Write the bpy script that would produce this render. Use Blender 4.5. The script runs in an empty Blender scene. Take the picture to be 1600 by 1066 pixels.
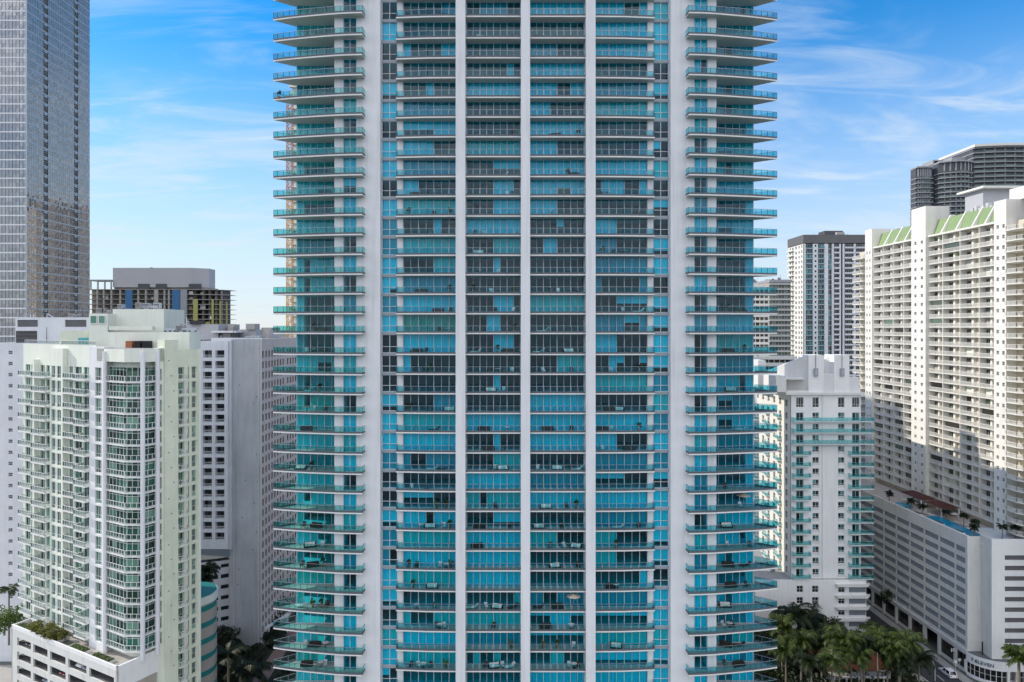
import bpy, bmesh, math, random
from mathutils import Vector, Matrix
R = math.radians
random.seed(7)
scene = bpy.context.scene
col = scene.collection
F = 1067.0            # focal length of the view in photo pixels
HZ = 512.0            # row of the horizon in the photo
GZ = -88.0            # street level below the drone
def X_(px, Y): return (px - 800.0) * Y / F
def Z_(py, Y): return (HZ - py) * Y / F

# ------------------------------------------------------------------ materials
M = {}
def nodes(name):
    m = bpy.data.materials.new(name); m.use_nodes = True
    nt = m.node_tree; nt.nodes.clear()
    out = nt.nodes.new('ShaderNodeOutputMaterial')
    return m, nt, out
def N(nt, t, **kw):
    n = nt.nodes.new(t)
    for k, v in kw.items(): setattr(n, k, v)
    return n
def paint(name, c, rough=.7, var=.08, scale=.6, streak=0.0, metal=0.0, spec=.3, rand=0.0, bump=0.0):
    """a painted or cast surface: mottled by noise, optionally rain-streaked, optionally varied piece by piece"""
    m, nt, out = nodes(name)
    b = N(nt, 'ShaderNodeBsdfPrincipled')
    b.inputs['Roughness'].default_value = rough; b.inputs['Metallic'].default_value = metal
    b.inputs['Specular IOR Level'].default_value = spec
    g = N(nt, 'ShaderNodeNewGeometry')
    n1 = N(nt, 'ShaderNodeTexNoise'); n1.inputs['Scale'].default_value = scale; n1.inputs['Detail'].default_value = 9; n1.inputs['Roughness'].default_value = .66
    nt.links.new(g.outputs['Position'], n1.inputs['Vector'])
    mr = N(nt, 'ShaderNodeMapRange'); mr.inputs['From Min'].default_value = .3; mr.inputs['From Max'].default_value = .7
    mr.inputs['To Min'].default_value = 1 - var; mr.inputs['To Max'].default_value = 1 + var * .4
    nt.links.new(n1.outputs['Fac'], mr.inputs['Value'])
    fac = mr.outputs[0]
    if streak:
        mp = N(nt, 'ShaderNodeMapping'); mp.inputs['Scale'].default_value = (1.3, 1.3, .07)
        nt.links.new(g.outputs['Position'], mp.inputs['Vector'])
        n2 = N(nt, 'ShaderNodeTexNoise'); n2.inputs['Scale'].default_value = 1.0; n2.inputs['Detail'].default_value = 4
        nt.links.new(mp.outputs[0], n2.inputs['Vector'])
        m2 = N(nt, 'ShaderNodeMapRange'); m2.inputs['From Min'].default_value = .5; m2.inputs['From Max'].default_value = .75
        m2.inputs['To Min'].default_value = 1; m2.inputs['To Max'].default_value = 1 - streak
        nt.links.new(n2.outputs['Fac'], m2.inputs['Value'])
        mu = N(nt, 'ShaderNodeMath', operation='MULTIPLY')
        nt.links.new(fac, mu.inputs[0]); nt.links.new(m2.outputs[0], mu.inputs[1]); fac = mu.outputs[0]
    if rand:
        m3 = N(nt, 'ShaderNodeMapRange'); m3.inputs['To Min'].default_value = 1 - rand; m3.inputs['To Max'].default_value = 1 + rand * .6
        nt.links.new(g.outputs['Random Per Island'], m3.inputs['Value'])
        mu = N(nt, 'ShaderNodeMath', operation='MULTIPLY')
        nt.links.new(fac, mu.inputs[0]); nt.links.new(m3.outputs[0], mu.inputs[1]); fac = mu.outputs[0]
    sc = N(nt, 'ShaderNodeVectorMath', operation='SCALE'); sc.inputs[0].default_value = c
    nt.links.new(fac, sc.inputs['Scale'])
    nt.links.new(sc.outputs[0], b.inputs['Base Color'])
    if bump:
        bp = N(nt, 'ShaderNodeBump'); bp.inputs['Strength'].default_value = bump; bp.inputs['Distance'].default_value = .05
        nt.links.new(n1.outputs['Fac'], bp.inputs['Height']); nt.links.new(bp.outputs[0], b.inputs['Normal'])
    nt.links.new(b.outputs[0], out.inputs[0]); M[name] = m; return m
def clear_glass(name, tint, refl=.06, rough=.02, rand=0.0, wav=0.0):
    """tinted see-through pane: coloured transmission under a Schlick mirror"""
    m, nt, out = nodes(name)
    tr = N(nt, 'ShaderNodeBsdfTransparent'); gl = N(nt, 'ShaderNodeBsdfGlossy')
    gl.inputs['Roughness'].default_value = rough; gl.inputs['Color'].default_value = (.66, .86, 1, 1)
    tr.inputs['Color'].default_value = (*tint, 1)
    lw = N(nt, 'ShaderNodeLayerWeight'); lw.inputs['Blend'].default_value = .5
    pw = N(nt, 'ShaderNodeMath', operation='POWER'); pw.inputs[1].default_value = 4.5
    nt.links.new(lw.outputs['Facing'], pw.inputs[0])
    ma = N(nt, 'ShaderNodeMath', operation='MULTIPLY_ADD'); ma.inputs[1].default_value = .85; ma.inputs[2].default_value = refl
    ma.use_clamp = True
    nt.links.new(pw.outputs[0], ma.inputs[0])
    if wav:
        g = N(nt, 'ShaderNodeNewGeometry'); n = N(nt, 'ShaderNodeTexNoise'); n.inputs['Scale'].default_value = .45
        nt.links.new(g.outputs['Position'], n.inputs['Vector'])
        bp = N(nt, 'ShaderNodeBump'); bp.inputs['Strength'].default_value = wav; bp.inputs['Distance'].default_value = .1
        nt.links.new(n.outputs['Fac'], bp.inputs['Height']); nt.links.new(bp.outputs[0], gl.inputs['Normal'])
    mx = N(nt, 'ShaderNodeMixShader')
    nt.links.new(ma.outputs[0], mx.inputs[0]); nt.links.new(tr.outputs[0], mx.inputs[1]); nt.links.new(gl.outputs[0], mx.inputs[2])
    nt.links.new(mx.outputs[0], out.inputs[0]); M[name] = m; return m
def dark_glass(name, c0, c1, c2=None, rough=.06, spec=.6, wav=.0, mirror=None, metal=0.0):
    """opaque tinted window pane; each pane takes its own shade (open, half-drawn or drawn blinds)"""
    m, nt, out = nodes(name)
    b = N(nt, 'ShaderNodeBsdfPrincipled'); b.inputs['Roughness'].default_value = rough
    b.inputs['Specular IOR Level'].default_value = spec; b.inputs['Metallic'].default_value = metal
    g = N(nt, 'ShaderNodeNewGeometry'); oi = N(nt, 'ShaderNodeObjectInfo')
    ad = N(nt, 'ShaderNodeMath', operation='ADD'); fr = N(nt, 'ShaderNodeMath', operation='FRACT')
    nt.links.new(g.outputs['Random Per Island'], ad.inputs[0]); nt.links.new(oi.outputs['Random'], ad.inputs[1])
    nt.links.new(ad.outputs[0], fr.inputs[0])
    cr = N(nt, 'ShaderNodeValToRGB'); e = cr.color_ramp.elements
    e[0].color = (*c0, 1); e[0].position = .25; e[1].color = (*(c2 or c1), 1); e[1].position = 1.0
    k = cr.color_ramp.elements.new(.7); k.color = (*c1, 1)
    nt.links.new(fr.outputs[0], cr.inputs[0]); nt.links.new(cr.outputs[0], b.inputs['Base Color'])
    if wav:
        n = N(nt, 'ShaderNodeTexNoise'); n.inputs['Scale'].default_value = .5
        nt.links.new(g.outputs['Position'], n.inputs['Vector'])
        bp = N(nt, 'ShaderNodeBump'); bp.inputs['Strength'].default_value = wav; bp.inputs['Distance'].default_value = .12
        nt.links.new(n.outputs['Fac'], bp.inputs['Height']); nt.links.new(bp.outputs[0], b.inputs['Normal'])
    nt.links.new(b.outputs[0], out.inputs[0]); M[name] = m; return m
def leaf(name, c0, c1, rough=.5):
    m, nt, out = nodes(name)
    b = N(nt, 'ShaderNodeBsdfPrincipled'); b.inputs['Roughness'].default_value = rough; b.inputs['Specular IOR Level'].default_value = .35
    g = N(nt, 'ShaderNodeNewGeometry'); cr = N(nt, 'ShaderNodeValToRGB')
    cr.color_ramp.elements[0].color = (*c0, 1); cr.color_ramp.elements[1].color = (*c1, 1)
    nt.links.new(g.outputs['Random Per Island'], cr.inputs[0]); nt.links.new(cr.outputs[0], b.inputs['Base Color'])
    tl = N(nt, 'ShaderNodeBsdfTranslucent'); nt.links.new(cr.outputs[0], tl.inputs['Color'])
    mx = N(nt, 'ShaderNodeMixShader'); mx.inputs[0].default_value = .35
    nt.links.new(b.outputs[0], mx.inputs[1]); nt.links.new(tl.outputs[0], mx.inputs[2])
    nt.links.new(mx.outputs[0], out.inputs[0]); M[name] = m; return m

paint('white', (.78, .78, .77), .75, .06, .25, streak=.07)
paint('pier_white', (.74, .745, .76), .7, .09, .15, streak=.14)
paint('slab_white', (.74, .74, .72), .7, .05, .4, streak=.05)
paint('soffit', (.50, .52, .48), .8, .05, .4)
paint('balcony_floor', (.46, .45, .43), .8, .12, .8)
paint('curb', (.115, .125, .14), .5, .1, 1.0)
paint('alu', (.42, .46, .50), .4, .05, 1.0, metal=.3)
paint('mullion', (.58, .62, .66), .45, .05, 1.0)
paint('rail', (.32, .35, .37), .35, .05, 1.0, metal=.5)
paint('grey_band', (.33, .37, .41), .6, .06, .5)
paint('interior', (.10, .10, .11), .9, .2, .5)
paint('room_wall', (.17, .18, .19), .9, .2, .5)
paint('curtain', (.85, .86, .85), .9, .03, 1.0, rand=.14)
paint('curtain_green', (.64, .74, .62), .9, .03, 1.0, rand=.14)
paint('curtain_grey', (.42, .46, .48), .9, .03, 1.0, rand=.18)
paint('curtain_tan', (.60, .46, .30), .9, .03, 1.0, rand=.14)
paint('blind', (.74, .75, .74), .9, .03, 1.0, rand=.15)
clear_glass('pane', (.06, .77, .93), .045, .02, wav=.2)
clear_glass('pane_reflect_tint', (.14, .75, .83), .045, .02, wav=.12)  # left wing panes: greenish reflection put into the glass tint
clear_glass('rail_glass', (.27, .71, .79), .04, .02)
clear_glass('rail_reflect_tint', (.36, .76, .73), .045, .02)  # left wing railings: warm reflected light put into the glass tint
paint('bright_white', (.86, .86, .86), .7, .07, .2, streak=.08)
paint('recess_shade_tan', (.62, .56, .45), .85, .10, .3)  # darker tan condo body, the shade of the balcony recesses in its colour
paint('cream', (.69, .72, .58), .75, .12, .25, streak=.09)  # cream paint; its yellow also stands in for sunlight reflected onto the flank
paint('cream_white', (.74, .77, .68), .75, .05, .3, streak=.08)
paint('warm_white', (.77, .745, .68), .75, .07, .3, streak=.10)
paint('garage_white', (.66, .66, .63), .8, .08, .3, streak=.12)
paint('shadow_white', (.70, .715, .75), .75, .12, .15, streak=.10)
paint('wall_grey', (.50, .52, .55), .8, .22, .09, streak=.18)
paint('pinkish', (.62, .56, .53), .8, .08, .3, streak=.1)
paint('louver', (.20, .20, .21), .7, .15, .6)
paint('park_floor', (.14, .14, .135), .9, .2, .5)
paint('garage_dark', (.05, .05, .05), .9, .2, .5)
paint('roof_grey', (.34, .34, .33), .9, .15, .5)
paint('roof_dark', (.15, .15, .15), .8, .15, .5)
paint('concrete', (.42, .41, .39), .9, .15, .3, streak=.15)
paint('raw_slab', (.36, .33, .29), .9, .2, .3)
paint('grey_panel', (.46, .46, .48), .8, .05, .1)
paint('blue_wrap', (.06, .17, .34), .6, .1, .4)
paint('yellow_wrap', (.42, .40, .14), .6, .15, .8)
paint('mansard', (.25, .34, .16), .6, .08, .8)
paint('tan_band', (.40, .36, .31), .8, .06, .4)
paint('teal_band', (.02, .22, .20), .5, .08, .4)
paint('teal_paint', (.10, .40, .42), .5, .06, .4)
paint('dark_slab', (.33, .34, .36), .7, .06, .3)
paint('dark_wall', (.09, .09, .10), .5, .15, .3)
paint('brown_roof', (.10, .035, .025), .7, .25, 2.0)
paint('red_tile', (.30, .09, .045), .8, .3, 1.5)
paint('deck', (.55, .47, .40), .8, .12, .6)
paint('asphalt', (.06, .06, .065), .9, .25, .5)
paint('pavement', (.40, .38, .35), .9, .15, .8)
paint('brick_path', (.30, .19, .15), .9, .2, 1.2)
paint('line_white', (.75, .75, .72), .8, .1, 2.0)
paint('earth', (.045, .05, .035), .95, .5, .15)
paint('city', (.16, .17, .15), .95, .6, .006)
paint('pool_water', (.01, .30, .48), .08, .15, .7, spec=.6)
paint('sea', (.012, .045, .06), .12, .3, .02, spec=.5, bump=.6)
paint('black', (.012, .012, .013), .5, .1, 1.0)
paint('metal_dark', (.05, .05, .055), .4, .1, 1.0, metal=.6)
paint('pole', (.6, .6, .58), .4, .05, 1.0, metal=.2)
paint('crane_yellow', (.72, .40, .10), .5, .1, .5)
paint('crane_red', (.55, .32, .24), .5, .1, .5)
paint('car_white', (.80, .80, .80), .25, .02, 1.0, spec=.6)
paint('car_dark', (.02, .022, .026), .2, .02, 1.0, spec=.6)
paint('car_silver', (.35, .37, .39), .25, .02, 1.0, metal=.6)
paint('car_red', (.20, .02, .02), .25, .02, 1.0, spec=.6)
paint('car_glass', (.01, .012, .014), .05, .02, 1.0, spec=.8)
paint('lamp_red', (.45, .01, .01), .3, .02, 1.0)
paint('lamp_clear', (.7, .7, .68), .15, .02, 1.0)
paint('tyre', (.015, .015, .015), .8, .05, 1.0)
paint('wicker', (.045, .035, .03), .7, .2, 6.0)
paint('cushion', (.70, .70, .68), .9, .05, 3.0)
paint('cushion_teal', (.10, .35, .38), .9, .05, 3.0)
paint('wood', (.22, .12, .06), .6, .2, 5.0)
paint('terracotta', (.35, .14, .07), .8, .1, 4.0)
paint('umbrella_white', (.50, .46, .38), .85, .04, 2.0)
paint('bark', (.24, .20, .16), .9, .3, 3.0)
paint('palm_bark', (.21, .185, .15), .9, .3, 3.0)
paint('fruit', (.55, .22, .03), .6, .2, 4.0)
paint('sign_teal', (.0, .07, .08), .4, .03, 1.0)
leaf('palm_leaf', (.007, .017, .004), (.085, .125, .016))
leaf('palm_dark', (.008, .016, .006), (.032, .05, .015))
leaf('tree_leaf', (.018, .035, .010), (.06, .085, .022))
leaf('shrub_leaf', (.07, .10, .018), (.20, .19, .035))
leaf('green_leaf', (.05, .10, .02), (.12, .18, .035))
leaf('hedge_leaf', (.012, .022, .008), (.04, .055, .018))
dark_glass('win_dark', (.010, .012, .014), (.03, .035, .04), (.12, .13, .13))
dark_glass('win_teal', (.008, .016, .018), (.02, .10, .11), (.10, .32, .34))
dark_glass('win_green', (.012, .042, .030), (.04, .17, .12), (.20, .36, .28))
dark_glass('win_condo', (.020, .018, .014), (.05, .045, .035), (.10, .16, .11))
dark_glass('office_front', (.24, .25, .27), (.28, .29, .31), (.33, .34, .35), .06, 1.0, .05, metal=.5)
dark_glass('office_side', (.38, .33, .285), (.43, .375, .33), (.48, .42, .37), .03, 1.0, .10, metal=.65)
dark_glass('far_glass', (.03, .05, .05), (.07, .11, .10), (.14, .18, .16))
dark_glass('shop_glass', (.008, .008, .008), (.015, .014, .012), (.05, .045, .035))

# ------------------------------------------------------------------ mesh builder
class MB:
    def __init__(s, fr=None): s.v = []; s.f = []; s.m = []; s.fr = fr
    def P(s, a, d, z):
        if s.fr is None: return (a, d, z)
        ox, oy, ux, uy = s.fr
        return (ox + ux * a + uy * d, oy + uy * a - ux * d, z)     # a along the front, d outward
    def add(s, pts, faces, m):
        o = len(s.v); s.v += pts
        for f in faces: s.f.append(tuple(o + i for i in f)); s.m.append(m)
    def box(s, a0, a1, d0, d1, z0, z1, m, top=None, bottom=None):
        p = [s.P(a, d, z) for z in (z0, z1) for d in (d0, d1) for a in (a0, a1)]
        s.add(p, [(0, 1, 5, 4), (1, 3, 7, 5), (3, 2, 6, 7), (2, 0, 4, 6), (0, 2, 3, 1), (4, 5, 7, 6)], m)
        if bottom: s.m[-2] = bottom
        if top: s.m[-1] = top
    def quad(s, p, m): s.add([s.P(*q) for q in p], [tuple(range(len(p)))], m)
    def prism(s, pts, z0, z1, m, top=None, bottom=None):
        n = len(pts)
        p = [s.P(a, d, z0) for a, d in pts] + [s.P(a, d, z1) for a, d in pts]
        f = [(i, (i + 1) % n, n + (i + 1) % n, n + i) for i in range(n)]
        s.add(p, f, m)
        s.add(p, [tuple(reversed(range(n)))], bottom or m); s.add(p, [tuple(range(n, 2 * n))], top or m)
    def hull(s, pts, faces, m): s.add([s.P(*q) for q in pts], faces, m)
    def tube(s, p, q, r0, r1, n, m, cap=True):
        p = Vector(s.P(*p)); q = Vector(s.P(*q)); ax = (q - p)
        if ax.length < 1e-6: return
        ax.normalize(); u = ax.orthogonal().normalized(); w = ax.cross(u)
        pts = []
        for c, r in ((p, r0), (q, r1)):
            for k in range(n):
                t = 2 * math.pi * k / n; pts.append(tuple(c + u * math.cos(t) * r + w * math.sin(t) * r))
        f = [(k, (k + 1) % n, n + (k + 1) % n, n + k) for k in range(n)]
        if cap: f += [tuple(range(n)), tuple(range(n, 2 * n))]
        s.add(pts, f, m)
    def bar(s, p, q, w, h, m):
        """a rectangular bar from p to q, w wide and h high"""
        p = Vector(s.P(*p)); q = Vector(s.P(*q)); ax = (q - p)
        if ax.length < 1e-6: return
        ax.normalize(); up = Vector((0, 0, 1))
        if abs(ax.z) > .99: up = Vector((0, 1, 0))
        sd = ax.cross(up).normalized(); up = sd.cross(ax)
        pts = [tuple(c + sd * a * w / 2 + up * b * h / 2) for c in (p, q) for a, b in ((-1, -1), (1, -1), (1, 1), (-1, 1))]
        s.add(pts, [(0, 1, 2, 3), (7, 6, 5, 4), (0, 4, 5, 1), (1, 5, 6, 2), (2, 6, 7, 3), (3, 7, 4, 0)], m)
    def merge(s, o, off=(0, 0, 0)):
        k = len(s.v); s.v += [(a + off[0], b + off[1], c + off[2]) for a, b, c in o.v]
        s.f += [tuple(k + i for i in f) for f in o.f]; s.m += o.m
    def mesh(s, name, org=(0, 0, 0), smooth=False):
        me = bpy.data.meshes.new(name)
        me.from_pydata([(a - org[0], b - org[1], c - org[2]) for a, b, c in s.v], [], s.f)
        names = []
        for m in s.m:
            if m not in names: names.append(m)
        for n in names: me.materials.append(M[n])
        ix = {n: i for i, n in enumerate(names)}
        me.polygons.foreach_set('material_index', [ix[m] for m in s.m])
        if smooth: me.polygons.foreach_set('use_smooth', [True] * len(me.polygons))
        me.update(); return me

def tag(o, label=None, cat=None, group=None, kind=None):
    if label: o['label'] = label
    if cat: o['category'] = cat
    if group: o['group'] = group
    if kind: o['kind'] = kind
    return o
def thing(name, label, cat, loc=(0, 0, GZ), group=None, rz=0):
    o = bpy.data.objects.new(name, None); col.objects.link(o); o.location = loc; o.rotation_euler.z = rz
    o.empty_display_size = 1
    return tag(o, label, cat, group)
def link(name, me, parent=None, loc=(0, 0, 0)):
    o = bpy.data.objects.new(name, me); col.objects.link(o); o.parent = parent; o.location = loc; return o
def part(root, name, mb, label=None, smooth=False, base=None):
    """one part; its geometry is given in world coordinates, its thing stands unrotated at root.location"""
    if not mb.v: return None
    top = root
    while top.parent: top = top.parent
    o = link(name, mb.mesh(name, tuple(top.location), smooth), root)
    if label: o['label'] = label
    return o
def solo(name, mb, label, cat, org, group=None, kind=None, smooth=False):
    o = link(name, mb.mesh(name, org, smooth), None, org)
    return tag(o, label, cat, group, kind)
LIMIT = 100
_count = {}; _rest = {}
def rep(root, name, mb, offs, subs=()):
    """the same part at many offsets (nearest first): up to 100 stand alone, the rest of that part is one mass"""
    me = None; org = tuple(root.location); sm = None
    for off in offs:
        k = (root.name, name); c = _count.get(k, 0); _count[k] = c + 1
        if c < LIMIT:
            if me is None:
                me = mb.mesh(name, org); sm = [(n, b.mesh(n, org)) for n, b in subs]
            o = link(name, me, root, off)
            for n, b in sm: link(n, b, o)
        else:
            r = _rest.setdefault(k, (root, MB()))[1]
            r.merge(mb, off)
            for n, b in subs: r.merge(b, off)
def flush():
    for (rn, name), (root, mb) in _rest.items():
        o = part(root, name, mb); o['kind'] = 'stuff'
def by_distance(offs): return sorted(offs, key=lambda o: abs(o[2] + 0.0))
# ------------------------------------------------------------------ the tall blue-glass tower
TY = 107.9; TX = 2.12
YS = [-36, -5, 26.6, 60.3, 91.4, 122.4, 153.2, 184, 214.9, 245.8, 277, 307.8, 338.7, 369.3, 399.9, 430.5, 460.9, 491.4, 522.2, 555.1,
      586.0, 616.6, 647.2, 677.9, 709, 739.6, 769.5, 800.2, 831.2, 862.2, 893.2, 925.6, 957.3, 988.6, 1019.6, 1050.5, 1081.5]
ZS = [Z_(y, TY) for y in YS]                      # underside of every slab, top to bottom
tower = thing('residential_tower', 'tallest blue glass apartment tower with white piers and curved corner balconies in the centre', 'tower', (TX, TY, GZ))
TF = (TX, TY, 1, 0)
B1 = "CCCCDDD DDDDDCC DDDDDDD CDDDDCC DDDDDDD DDDCDDD CCCCCCC HHHHCCC CCCCDDD CCCCCCC CCDDDDD CCCCCCC DDDDCDD CCCCCCC DDDDCCC CCCCCCC CCCCCCC DDDDCCC CCCCCCC CDDDDDD DDDDDDD DDDDCCC CCCCCCC CCCCCCC CDDCCCC DDDDDDD HHHHDDD CCCDCCC CCCCCCC CCCCCCC CCCCCCC DDDDDDD CDDDCCC CCCCCCC CCCCCCC DDDDDDD".split()
B2 = "CCCCCCCC DDCCCCDD DDDDDDDD DDDDDDDD DDDDDDCD CCCCCCCC DDDDDDDD DDDDDDDD CCCCCCCC DDDDHHHH DDDDCCCD DDDDCCCC CCCCCCCC DDDDCCCC DDDDCDDD DDDDDDDD DDDDCCCD DDDCCDDD DDDDCCCD DDDDDDDD DDDDCDDD DDDDDDDD CCCCCCCC DDDDCDDD DDDDCCCC CCCCCCCC CCDCCCCC DDDDhhhh CCCCCCCC CCCCCCCC CCCCCCCC DDDDDDDC CCCCCCCC CCCCCCCC DCDDCDDD DDDDDDDD".split()
B3 = "DDDDCCCC CCCCCCCC DDDDDDDD CCCCDDDD CCCCCCCC CCCCDDCC CCCDDDDD CCCCCCCC CCCCDDDD CCCCCCCC CCCCHHCC CCCCDDDD DDDDHDDD DDCCDDDD DDDDDDDD DDDDDDDD CCCCCCCC DDDDDDDD DDDDDDDD DDDDCCCC DDDDDDDD CCCCCCCC CCCCCCCC CCCCCCCC DDDDDDDD CCCCCCCC CCCCCCCC DDDDDDDD CCCCDDDD DDDDDDDD DDDDDDDD CCDDCCCC HHHCCCHH HHHHHHHH DDDCCDDD CCCCCCCC".split()
B4 = "CCCCCCC CCCCDDC CCCCCCC CCCCCCC DDDDDDD CCCCCCC CCCCCCC DDDDDDD DDDDDDC CCCCCCC DCCCDDC DDDDDDD CCCDDDD CCCDDDD CCCCCCC CDDDDDC DDDHHHH CCCCHHC CCCDDDD DDCHDDH CCCCCCC DDDDDDD CCCCCCC CCCDDDD CCCCCCC HHHHDDD CCCCCCC CCCCCCC CCCDDDD CCCDDDD DDDDDDC CCCCCCC HHHHHHH CCCCCCC hhhhhhh CCCCCCC".split()
SL = "CC DD CC DD DD hh CC DD CC CC DD CC CC CC CC Ch CC CC DD DD DD hh CC CC CC DD DD hh CC CD CC hh DD CC CC HD".split()
SR = "CC CC CC CC DD hh CC DD HD CC DD HH DD hh CC DD hh hh CC hh CC CC CC CC CC HH CC CC hh hh DD CC CC CC hh CC".split()
WL = "CC DD DD DD DD DD CC DD CC CC HH CC CC DD CC DD CC CC CC CC CC DD CC CC CC DD CC CC DD CC DD DD CC CC DD DD".split()
WR = "DD CC CC CC CD CC CC CC DD CC DD CC CC DD DD CC DD CC DD DD CC DD CC CC CC CC CC DD CC CC CC CC CC DD DD CC".split()
rt = random.Random(11)
def wingpat(i, left):
    k = rt.random()
    if i < 10 and left: return rt.choice(["CCCCCC", "CDDDDD", "CCDDCC", "CDDCCC"])
    if k < .30: return "CDDDDD"
    if k < .62: return "CCCCCC"
    if k < .74: return "CCCDCC"
    if k < .86: return "CDCCCC"
    return "CCCHHC"
def glazing(a0, a1, d, z0, z1, pat, glassm='pane', sill=None, heavy=2, tan=False):
    """frame + glass in one mesh, drapes in another; a drawn drape is a folded cloth 25 cm inside the pane"""
    w = MB(TF); c = MB(TF); n = len(pat); p = (a1 - a0) / n; cm = rt.choice(['curtain'] * 7 + ['curtain_green'] * 2 + ['curtain_grey'] * 2)
    if tan: cm = 'curtain_tan'
    w.box(a0, a1, d - .10, d, z0, z0 + .07, 'mullion'); w.box(a0, a1, d - .10, d, z1 - .06, z1, 'mullion')
    for k in range(n + 1):
        hw = .050 if k % heavy == 0 else .028
        x = min(max(a0 + k * p, a0 + hw), a1 - hw)
        w.box(x - hw, x + hw, d - .09, d + .012, z0 + .07, z1 - .06, 'mullion')
    if sill: w.box(a0, a1, d - .08, d + .02, z0 + sill - .04, z0 + sill + .04, 'mullion')
    for k in range(n):                               # every pane leans a hair its own way, as real panes do
        t0, t1 = rt.uniform(-.016, .016), rt.uniform(-.016, .016)
        w.quad([(a0 + k * p, d - .05 + t0, z0), (a0 + k * p + p, d - .05 + t1, z0), (a0 + k * p + p, d - .05 - t0, z1), (a0 + k * p, d - .05 - t1, z1)], glassm)
    for k, ch in enumerate(pat):
        if ch == 'D': continue
        zb = {'C': z0 + .02, 'H': z0 + (z1 - z0) * .55, 'h': z0 + (z1 - z0) * .26}[ch]
        x0 = a0 + k * p; x1 = x0 + p; fd = d - .30
        if ch == 'C':
            m = 6; amp = .05
            xs = [x0 + (x1 - x0) * j / m for j in range(m + 1)]
            for j in range(m):
                da = fd + (amp if j % 2 else -amp) * rt.uniform(.6, 1.3); db = fd + (-amp if j % 2 else amp)
                c.quad([(xs[j], da, zb), (xs[j + 1], db, zb), (xs[j + 1], db, z1 - .05), (xs[j], da, z1 - .05)], cm)
        else:
            c.box(x0 + .03, x1 - .03, fd + .1, fd + .115, zb, z1 - .05, 'blind')
    return w, c
def place(root, name, w, c, inner='curtain'):
    o = part(root, name, w)
    if c.v: part(o, inner, c)
    return o
def railing(pts, z, h=1.08, glass='rail_glass', step=1.25):
    """glass panels between posts on a metal curb, along a line of (along, out) points"""
    mb = MB(TF)
    for (a, d), (b, e) in zip(pts, pts[1:]):
        L = math.hypot(b - a, e - d); n = max(1, round(L / step))
        mb.bar((a, d, z + .13), (b, e, z + .13), .13, .26, 'curb')
        mb.bar((a, d, z + h), (b, e, z + h), .07, .05, 'rail')
        for k in range(n):
            t0, t1 = k / n, (k + 1) / n
            q = lambda t, s: (a + (b - a) * t, d + (e - d) * t, s)
            mb.bar(q(t0, z + .26), q(t0, z + h), .045, .045, 'rail')
            mb.quad([q(t0 + .02, z + .27), q(t1 - .02, z + .27), q(t1 - .02, z + h - .04), q(t0 + .02, z + h - .04)], glass)
        mb.bar((b, e, z + .26), (b, e, z + h), .045, .045, 'rail')
    return mb
def spline(ctrl, n=5):
    out = []; c = [ctrl[0]] + ctrl + [ctrl[-1]]
    for i in range(1, len(c) - 2):
        for k in range(n):
            t = k / n
            out.append(tuple(.5 * ((2 * c[i][j]) + (-c[i - 1][j] + c[i + 1][j]) * t + (2 * c[i - 1][j] - 5 * c[i][j] + 4 * c[i + 1][j] - c[i + 2][j]) * t * t
                       + (-c[i - 1][j] + 3 * c[i][j] - 3 * c[i + 1][j] + c[i + 2][j]) * t ** 3) for j in (0, 1)))
    out.append(ctrl[-1]); return out
CURVE = spline([(-40.3, -1.3), (-37.5, -.55), (-34.45, .1), (-29.9, .92), (-27.6, 1.18), (-25.5, 1.3)], 3)
LOWZ, HIGHZ = -66.0, ZS[0] + 3.4
# piers: one mesh each
for a0, a1, nm in ((-10.96, -9.45, 0), (-.72, .72, 0), (9.5, 11.0, 0)):
    p = MB(TF); p.box(a0, a1, -1.95, .75, LOWZ, HIGHZ, 'pier_white'); part(tower, 'pier', p)
for sg in (-1, 1):
    p = MB(TF)
    lo, hi = sorted((sg * 26.7, sg * 23.0)); p.box(lo, hi, -2.2, -.2, LOWZ, HIGHZ, 'pier_white')
    part(tower, 'wide_pier', p)
    p = MB(TF); lo, hi = sorted((sg * 30.24, sg * 28.87)); p.box(lo, hi, -3.2, -.2, LOWZ, HIGHZ, 'pier_white')
    part(tower, 'corner_pier', p)
    p = MB(TF); lo, hi = sorted((sg * 20.45, sg * 19.62)); p.box(lo, hi, -2.0, -1.55, LOWZ, HIGHZ, 'pier_white')
    part(tower, 'pilaster', p)
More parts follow.
